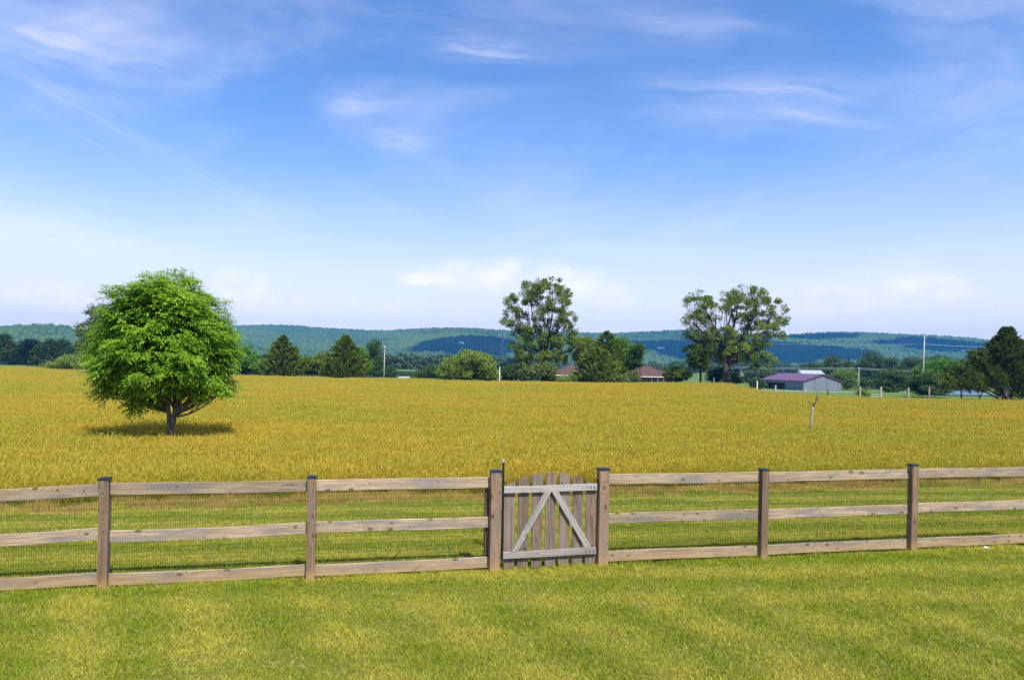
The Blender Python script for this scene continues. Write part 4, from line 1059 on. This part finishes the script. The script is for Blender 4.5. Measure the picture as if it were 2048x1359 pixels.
main_prof = [(-900, 668), (-300, 662), (0, 660), (300, 664), (455, 656), (500, 652), (550, 650), (600, 652), (650, 656), (700, 659), (770, 662), (830, 658), (870, 656), (930, 657), (1000, 661), (1060, 664), (1130, 664),
             (1190, 667), (1240, 666), (1300, 663), (1350, 660), (1420, 664), (1500, 670), (1560, 671), (1600, 668), (1650, 665), (1700, 664), (1760, 667), (1800, 669), (1850, 671), (1920, 674), (1960, 681), (2000, 688), (2060, 694), (2200, 704), (3000, 730)]
hz_main = ridge('hills', main_prof, 1450, 2450, 3300, 1, 'long low forested ridge across the whole skyline', 8.6, 5.4, 2700)
hz_left = ridge('hill', [(-900, 690), (-300, 672), (0, 657), (55, 650), (90, 648), (125, 650), (165, 660), (250, 667), (400, 672), (460, 678), (520, 692), (570, 704), (640, 722), (720, 745), (3000, 760)], 900, 1250, 1420, 2,
                'nearer green forested hill at the left edge', 7.5, 4.6, 1100)

# real clouds high above: they throw the blue shadow patches on the ridge
def cloud(x, y, rx, ry, Y=None, gx=None, gy=None, alt=1700, seed=1, label='', tilt=0):
    if Y is None:
        Y = 1450.0
        while Y < 2450 and float(hz_main(np.array([at(x, y, Y).x]), np.array([Y]))[0]) < at(x, y, Y).z: Y += 5
        P0 = at(x, y, Y)
    else: P0 = Vector((gx, gy, 0))
    c = P0 + TO_SUN * ((alt - P0.z) / TO_SUN.z)
    import bmesh
    bm = bmesh.new(); bmesh.ops.create_icosphere(bm, subdivisions=5, radius=1.0); r = np.random.default_rng(seed); ph = r.uniform(0, 6.28, 8)
    for v in bm.verts:
        q = v.co.copy(); f = 1 + .16 * math.sin(q.x * 4 + ph[0]) * math.cos(q.y * 3 + ph[1]) + .08 * math.sin(q.x * 9 + ph[2] + q.z * 4) * math.sin(q.y * 10 + ph[3]) + .04 * math.sin(q.x * 21 + ph[4]) * math.sin(q.y * 19 + ph[5])
        v.co = Vector((q.x * rx * f, q.y * ry * f, max(q.z, -.25) * min(rx, ry) * .35 * f))
    me = bpy.data.meshes.new('cloud'); bm.to_mesh(me); bm.free(); me.materials.append(M['cloud'])
    for p in me.polygons: p.use_smooth = True
    o = link('cloud', me); o.location = c; o.rotation_euler = (0, 0, tilt); tag(o, label, 'cloud', 'small clouds high over the valley', kind='stuff'); return o
M['cloud'] = plain('cloud_white', (0.8, 0.8, 0.8), 1.0, .02)
cloud(935, 692, 150, 200, seed=1, label='small cloud high over the middle of the ridge')
cloud(1475, 708, 310, 230, seed=2, label='wide cloud high over the right half of the ridge', tilt=-.35)
cloud(1620, 676, 150, 120, seed=3, label='flat cloud high over the crest right of centre')
cloud(1890, 690, 190, 170, seed=4, label='cloud high over the right end of the ridge', tilt=.4)
cloud(0, 0, 150, 105, Y=1, gx=-90, gy=370, seed=5, label='unseen cloud added to shade the valley left of centre')  # this and the next stay out of view, added to darken the middle ground
cloud(0, 0, 130, 70, Y=1, gx=-215, gy=290, seed=6, label='unseen cloud added to shade the left woods')

# ------------------------------------------------------------------ buildings
def gable_house(name, label, cat, x0, x1, ybase, Y, wall_h, roof_h, depth, wall, roof, rz=0, over=.4, hip=False, extras=None, z=None, group=None, roofmat_trim=None):
    a = at(x0, ybase, Y); c = at(x1, ybase, Y); Lx = (c.x - a.x); cx = (a.x + c.x) / 2
    gz = tz(cx, Y) if z is None else z
    root = empty(name, (cx, Y, gz), rz); tag(root, label, cat, group); h = Lx / 2
    b = MB(); d = depth
    if hip: b.b2((-h, 0, -.4), (h, d, wall_h))
    else: b.prism([(-h, 0, -.4), (-h, d, -.4), (-h, d, wall_h), (-h, d / 2, wall_h + roof_h - .12), (-h, 0, wall_h)], (Lx, 0, 0))
    b.build('wall', wall, root)
    o = over; t = .14; b = MB()
    if hip:
        hh = d / 2
        e = [(-h - o, -o), (h + o, -o), (h + o, d + o), (-h - o, d + o)]; zt = wall_h - .05
        top = [(-h + hh, d / 2, wall_h + roof_h), (h - hh, d / 2, wall_h + roof_h)]
        P = [(*q, zt + .02) for q in e] + top + [(*q, zt - t) for q in e]
        b.poly(P, [(0, 1, 5, 4), (2, 3, 4, 5), (1, 2, 5), (3, 0, 4), (0, 6, 7, 1), (1, 7, 8, 2), (2, 8, 9, 3), (3, 9, 6, 0), (9, 8, 7, 6)])
    else:
        s = roof_h / (d / 2)
        for y0, y1, z0, z1 in ((-o, d / 2, wall_h - o * s, wall_h + roof_h), (d + o, d / 2, wall_h - o * s, wall_h + roof_h)):
            b.prism([(-h - o, y0, z0), (-h - o, y1, z1), (-h - o, y1, z1 + t), (-h - o, y0, z0 + t)], (Lx + 2 * o, 0, 0))
    b.build('roof', roof, root)
    return root, h

# long ranch house behind the tree clump
root, h = gable_house('ranch_house', 'long low house with red-brown hipped roof partly hidden by trees', 'house', 1104, 1344, 765, 160, 3.0, 2.45, 10, M['brick'], M['red_shingle'], hip=True, z=-2.0, over=.7)
b = MB(); b.b2((-h - .73, -.73, 2.74), (h + .73, -.70, 2.90)); b.build('fascia', M['white'], root)
for k in (-10.2, -6.5, 2.5, 6.0):
    f = MB().b2((k - .65, -.06, .95), (k + .65, -.003, 2.2)).build('window', M['dark_wood'], root); MB().b2((k - .55, -.08, 1.05), (k + .55, -.063, 2.1)).build('pane', M['glass'], f)
for k in (9.2, 10.6, 12.0): MB().b2((k - .045, -.6, -.3), (k + .045, -.51, 2.66)).build('porch_post', M['oldpost'], root)
MB().b2((8.4, -.09, 0), (9.4, -.003, 2.1)).build('door', M['dark_wood'], root)
MB().b2((-1.2, 4.2, 4.9), (-.4, 5.2, 6.3)).build('chimney', M['brick'], root)

# plum-roofed barn
def barn():
    P = at(1606, 781, 208); gz = P.z; rz_ = R(24)
    root = empty('barn', (P.x, P.y, gz), 0); tag(root, 'grey-blue metal barn with plum coloured roof and an open bay', 'barn')
    # local axes: ridge runs back-left from the near corner at the origin
    a = Vector((-1, .42, 0)).normalized(); g = Vector((.93, .36, 0)).normalized(); g = Vector((-a.y * -1, a.x * -1, 0)); g = Vector((.42, 1, 0)).normalized()
    # long side along a (to the left), gable side along g
    g = Vector((.97, .24, 0)).normalized(); a = Vector((-.24, .97, 0)).normalized()
    Ls, Lg, wh, rh = 21.3, 13.6, 3.0, 2.05
    def W(s, t, z): return a * s + g * t + Vector((0, 0, z))
    b = MB().prism([W(0, 0, -.4), W(0, Lg, -.4), W(0, Lg, wh), W(0, Lg / 2, wh + rh - .1), W(0, 0, wh)], a * .15); b.build('gable_wall', M['barn_end'], root)
    b = MB().prism([W(Ls, 0, -.4), W(Ls, Lg, -.4), W(Ls, Lg, wh), W(Ls, Lg / 2, wh + rh - .1), W(Ls, 0, wh)], a * -.15); b.build('gable_wall', M['barn_end'], root)
    b = MB().prism([W(.16, 0, -.4), W(8.8, 0, -.4), W(8.8, 0, wh), W(.16, 0, wh)], g * .12); b.build('side_wall', M['barn_wall'], root)
    b = MB().prism([W(8.81, 0, wh - .8), W(Ls - .16, 0, wh - .8), W(Ls - .16, 0, wh), W(8.81, 0, wh)], g * .12); b.build('side_wall', M['barn_wall'], root)
    b = MB().prism([W(.16, Lg, -.4), W(Ls - .16, Lg, -.4), W(Ls - .16, Lg, wh), W(.16, Lg, wh)], g * -.12); b.build('side_wall', M['barn_wall'], root)
    for s in (11.5, 14.5, 18): MB().prism([W(s, .02, -.2), W(s + .22, .02, -.2), W(s + .22, .02, wh - .82), W(s, .02, wh - .82)], g * .2).build('bay_post', M['dark_wood'], root)
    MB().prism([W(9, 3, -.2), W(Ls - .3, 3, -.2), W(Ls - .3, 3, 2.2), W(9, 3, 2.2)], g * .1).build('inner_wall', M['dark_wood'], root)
    for t0 in (-.4, Lg + .4):
        z0 = wh - .4 * rh / (Lg / 2)
        b = MB().prism([W(-.35, t0, z0), W(-.35, Lg / 2, wh + rh), W(-.35, Lg / 2, wh + rh + .14), W(-.35, t0, z0 + .14)], a * (Ls + .7)); b.build('roof', M['purple_roof'], root)
        b = MB().prism([W(-.40, t0, z0 - .12), W(-.40, Lg / 2, wh + rh - .12), W(-.40, Lg / 2, wh + rh + .15), W(-.40, t0, z0 + .15)], a * .045); b.build('roof_trim', M['trim_red'], root)
barn()
root, h = gable_house('storage_barn', 'smaller grey-roofed building behind the plum barn roof', 'barn', 1608, 1650, 765, 262, 4.4, 1.9, 9, M['white'], M['grey_roof'], z=-3.3)
MB().b2((-h, -.07, 2.9), (h * .2, -.004, 4.1)).build('shade_panel', M['dark_wood'], root)  # solid panel; its dark colour stands in for shade inside an opening

# low slate-blue roof at right
root, h = gable_house('low_shed', 'low building with slate-blue metal roof under the right-hand cedar', 'shed', 1893, 1988, 792, 125, 1.5, 1.1, 8, M['steel'], M['blue_roof'], z=-2.45, over=.3, hip=True)
MB().tube([(-1.5, 3.2, 2.3), (-1.5, 3.2, 3.0)], .08).build('vent_pipe', M['steel'], root)

# little shed just behind the crest
root, h = gable_house('garden_shed', 'small shed with grey-green roof and white gable peeking over the field edge', 'shed', 767, 812, 770, 150, 2.35, .85, 4.2, M['white'], M['grey_roof'], z=-3.25, rz=R(-14), over=.2)
MB().b2((-.4, -.05, 0), (.5, -.004, 1.9)).build('door', M['dark_wood'], root)

# white two-storey house behind the tall tree
root, h = gable_house('white_house', 'white house with charcoal roof seen below the tall open tree', 'house', 1016, 1072, 745, 300, 5.2, 2.6, 9, M['white'], M['dark_shingle'], z=-2.0, over=.4)
for k in (-4.2, -1.6, 1.2, 4.0):
    for zz in (1.0, 3.3):
        f = MB().b2((k - .6, -.06, zz), (k + .6, -.003, zz + 1.3)).build('window', M['steel'], root); MB().b2((k - .5, -.08, zz + .1), (k + .5, -.063, zz + 1.2)).build('pane', M['glass'], f)
MB().b2((2.1, -.08, 0), (3.1, -.003, 2.1)).build('door', M['dark_wood'], root)

# buildings on the hillside
for (x, y, L_, lab) in ((923, 686, 13, 'tiny white building on the ridge slope left of the tall open tree'), (1322, 696, 16, 'tiny white building on the ridge slope left of the broad tree')):
    Yh = 1500.0
    while Yh < 2450 and float(hz_main(np.array([at(x, y, Yh).x]), np.array([Yh]))[0]) < at(x, y, Yh).z - 6: Yh += 5
    p = at(x, y, Yh - 14); root = empty('hillside_house', (p.x, p.y, p.z - 3), R(12)); tag(root, lab, 'building', 'white buildings on the ridge')
    MB().b2((-L_ / 2, 0, -12), (L_ / 2, 9, 4)).build('wall', M['white'], root)
    MB().prism([(-L_ / 2 - .5, -.6, 3.9), (-L_ / 2 - .5, 9.6, 3.9), (-L_ / 2 - .5, 4.5, 6.2)], (L_ + 1, 0, 0)).build('roof', M['white'], root)

def car(label, x, Y, z, mat, rz_=0, grp='cars parked by the white house'):
    p = at(x, 745, Y); root = empty('parked_car', (p.x, Y, z), rz_); tag(root, label, 'car', grp)
    prof = [(-2.3, .35), (-2.3, .85), (-2.1, .98), (-1.5, 1.02), (-1.0, 1.5), (.5, 1.52), (1.15, 1.02), (2.1, .88), (2.35, .7), (2.35, .35)]
    body = MB().prism([(a, -.88, b_) for a, b_ in prof], (0, 1.76, 0)).build('body', mat, root, bevel=.05)
    for yy in (-.90, .885): MB().prism([(-1.35, yy, 1.05), (-.95, yy, 1.42), (.42, yy, 1.44), (.92, yy, 1.05)], (0, .015, 0)).build('window', M['glass'], root)
    for a in (-1.45, 1.45):
        for yy in (-.9, .72):
            w_ = MB().tube([(a, yy, .33), (a, yy + .18, .33)], .33, 14).build('wheel', M['black'], root)
            MB().tube([(a, yy - .01, .33), (a, yy - .03, .33)], .19, 12).build('rim', M['steel'], w_)
yard = -2.2
car('white car nearest the left corner of the white house', 1017, 285, -.2, M['white'], R(5))
car('second white car just left of its neighbour by the white house', 1007, 288, -.2, M['white'], R(-8))
car('grey car left of the white cars, half behind the pale bush', 985, 287, -.1, M['steel'], R(0))
def strip(name, label, pts, wd, mat, lift=.02, cat='road'):
    V = []; n = len(pts)
    for i, (X, Y) in enumerate(pts):
        a = Vector(pts[max(i - 1, 0)]); c = Vector(pts[min(i + 1, n - 1)]); t = (c - a).normalized(); s = Vector((-t.y, t.x)) * wd / 2
        for k in (-1, 1): q = Vector((X, Y)) + s * k; V.append((q.x, q.y, max(tz(q.x, q.y), tz(X, Y)) + lift))
    Fq = [[2 * i, 2 * i + 1, 2 * i + 3, 2 * i + 2] for i in range(n - 1)]
    o = link(name, mesh_np(name, V, np.array(Fq), mat)); tag(o, label, cat, kind='structure'); return o
def dense(pts, st=4):
    out = []
    for a, c in zip(pts[:-1], pts[1:]):
        n = max(1, int(math.dist(a, c) / st)); out += [(a[0] + (c[0] - a[0]) * i / n, a[1] + (c[1] - a[1]) * i / n) for i in range(n)]
    return out + [pts[-1]]
cx_ = lambda x, Y: ((x - 1024) / F * Y, Y)
strip('road', 'pale gravel lane passing in front of the plum-roofed barn', dense([cx_(1480, 196), cx_(1620, 194), cx_(1720, 190), cx_(1860, 176), cx_(2100, 170)]), 4.5, plain('pale_gravel', (0.42, 0.40, 0.37), .95, .2, 1), .05)
strip('road', 'dark lane crossing the pasture at the far left', dense([cx_(-120, 262), cx_(90, 262), cx_(200, 266)]), 5, M['asphalt'], .05)
# raised parking pad of the white house
V0 = MB().b2((-22, -3, -3), (6, 12, 0)).build('parking_pad', M['asphalt']); p = at(1010, 745, 285); V0.location = (p.x, 285, -.24); tag(V0, 'grey parking pad beside the white house', 'pavement', kind='structure')

# ------------------------------------------------------------------ poles, wires, towers
def pole(name, label, x, ytop, Y, r, lean_px=0, mat='polewood', cat='pole', group=None, arm=False, ybase=None):
    t = at(x, ytop, Y); b0 = at(x - lean_px, 770, Y); gz = tz(b0.x, Y)
    root = empty(name, (b0.x, Y, gz)); tag(root, label, cat, group)
    MB().tube([(0, 0, -.5), (t.x - b0.x, 0, t.z - gz)], [r, r * .65], 10).build('shaft', M[mat], root, True)
    for dz in (0.45, 1.3):
        tt = 1 - dz / (t.z - gz); MB().tube([((t.x - b0.x) * tt, -.1, (t.z - gz) * tt), ((t.x - b0.x) * tt, -.42, (t.z - gz) * tt + .12)], .06, 7).build('insulator', M['steel'], root)
    if arm: MB().box((t.x - b0.x, -.15, t.z - gz - .5), (.7, .09, .09)).build('crossarm', M[mat], root)
    return t
pole('utility_pole', 'tall leaning utility pole right of the barn', 1849.5, 663, 118, .13, 5)
pole('utility_pole', 'short distant utility pole between the barn and the leaning pole', 1718, 734, 210, .16, 1)
pole('utility_pole', 'pale utility pole standing by the little shed left of centre', 769.5, 691, 140, .12, 2, mat='pole_pale' if 'pole_pale' in M else 'polewood', arm=True)
pole('utility_pole', 'thin pale pole right of the forked tree trunk', 1482.5, 737, 150, .09, 1)
def cable(label, pts, r=.022):
    P = []
    for a, c in zip(pts[:-1], pts[1:]):
        a, c = Vector(a), Vector(c); n = 14; sag = (c - a).length * .006
        for i in range(n): t = i / n; P.append(a.lerp(c, t) - Vector((0, 0, 4 * sag * t * (1 - t))))
    P.append(Vector(pts[-1])); o0 = P[0].copy()
    o = MB().tube([p - o0 for p in P], r, 5).build('overhead_cable', M['cable']); o.location = o0; tag(o, label, 'cable', 'overhead cables')
cable('upper overhead cable meeting the tall leaning pole near its top', [at(1430, 684, 160), at(1848.5, 688, 118), at(2100, 698, 105)], .024)
cable('lower overhead cable running behind the barn to the short distant pole', [at(1470, 733, 240), at(1718, 735.5, 210), at(1900, 743, 200), at(2080, 748, 195)], .035)
cable('second lower overhead cable just under the first behind the barn', [at(1470, 735, 240), at(1718, 738, 210), at(1900, 746, 200), at(2080, 752, 195)], .025)

def cell_tower():
    Y = 420; t = at(1004.5, 668, Y); gz = tz(t.x, Y); H = t.z - gz
    root = empty('radio_mast', (t.x, Y, gz)); tag(root, 'slim grey radio mast with white antennas in front of the shaded ridge', 'mast')
    b = MB()
    for k in range(3):
        a = k * 2.094; b.tube([(math.cos(a) * 1.1, math.sin(a) * 1.1, 0), (math.cos(a) * .5, math.sin(a) * .5, H)], .13, 6)
    for j in range(16):
        z0, z1 = H * j / 16, H * (j + 1) / 16; ra, rb = 1.1 - .6 * j / 16, 1.1 - .6 * (j + 1) / 16
        for k in range(3):
            a, c = k * 2.094, (k + 1) * 2.094; b.tube([(math.cos(a) * ra, math.sin(a) * ra, z0), (math.cos(c) * rb, math.sin(c) * rb, z1)], .07, 4)
    b.build('lattice', M['steel'], root)
    for dx in (-1.9, -.4, 1.2, 1.9): MB().box((dx, -.7, H - .6), (.42, .25, 2.2)).build('antenna', M['white'], root)
    MB().box((0, -.5, H - .6), (4.2, .12, .12)).build('crossarm', M['steel'], root)
cell_tower()

# old field fence posts
PG = 'weathered posts of the old wire fence beyond the field'
for i, (x, yt, yb, m_, wd, lab) in enumerate([
    (1428, 755, 768, 'white', .15, 'short white post beside the trunk of the broad forked tree'), (1514.5, 761, 779, 'white', .14, 'white fence post at the left end of the barn'),
    (1551, 770, 786, 'oldpost', .2, 'weathered post in front of the barn open bay'), (1610, 776, 793, 'oldpost', .2, 'weathered post below the near corner of the barn'),
    (1656, 780, 794, 'darkpost', .13, 'thin dark post in front of the barn gable'), (1720.5, 772, 794, 'oldpost', .16, 'weathered post touching the tiny bush'),
    (1762, 773, 794, 'oldpost', .2, 'pale thick post right of the tiny bush, beside the rails'), (1816.6, 775, 797, 'oldpost', .2, 'pale post left of the leaning utility pole'),
    (1858.6, 774, 797, 'oldpost', .14, 'thin post just right of the leaning utility pole'), (1923, 775, 798, 'darkpost', .14, 'dark post in front of the slate-blue roof'), (999.5, 733, 752, 'white', .13, 'white post at the right side of the large pale bush')]):
    Y = 108 if x == 999.5 else float(field_end(np.array((x - 1024) / F * 90), 90.0)) + (1.5 if x > 1500 else -1)
    t = at(x, yt, Y); gz = tz(t.x, Y); o = board(t.z - gz + .3, wd, wd, 3, bevel=.02).build('fence_post', M[m_] if True else None)
    o.matrix_world = Matrix(((0, 0, 1, t.x), (0, 1, 0, Y), (-1, 0, 0, 0), (0, 0, 0, 1))) if False else Matrix.Translation((t.x, Y, gz - .3)) @ Matrix.Rotation(-math.pi / 2, 4, 'Y')
    tag(o, lab, 'post', PG)
t = at(2009, 780, 80.5); c = at(2018, 800, 79.5)
o = board((t - c).length + .3, .16, .1, 3).build('fence_post', M['oldpost']); place(o, tuple(c - (t - c).normalized() * .3), t - c, zdir=(1, 0, 0)); tag(o, 'slanting weathered post leaning against the right-hand cedar trunk', 'post', PG)
root = empty('field_gate', (at(1748, 790, 84).x, 84, tz(at(1748, 790, 84).x, 84))); tag(root, 'low pale rail barrier between the tiny bush and the next post', 'gate')
for z_ in (.55, .85): MB().box((0, 0, z_), (1.5, .06, .09)).build('rail', M['oldpost'], root)
for x_ in (-.7, .7): MB().box((x_, .05, .45), (.08, .05, .9)).build('upright', M['oldpost'], root)

# ------------------------------------------------------------------ haze
def haze():
    m, b = new_mat('haze_air')
    v = b.n('ShaderNodeVolumePrincipled'); v.inputs['Color'].default_value = (*HAZE_COL, 1); v.inputs['Density'].default_value = HAZE_D
    v.inputs['Anisotropy'].default_value = 0.0
    out = b.n('ShaderNodeOutputMaterial'); b.nt.links.new(v.outputs[0], out.inputs['Volume'])
    o = MB().b2((-4100, -3900, -7), (4100, 4100, 260)).build('haze', m); tag(o, 'thin blue summer haze filling the valley', 'haze', kind='stuff')
HAZE_D = 0.00016; HAZE_COL = (0.07, 0.36, 1.0)
haze()
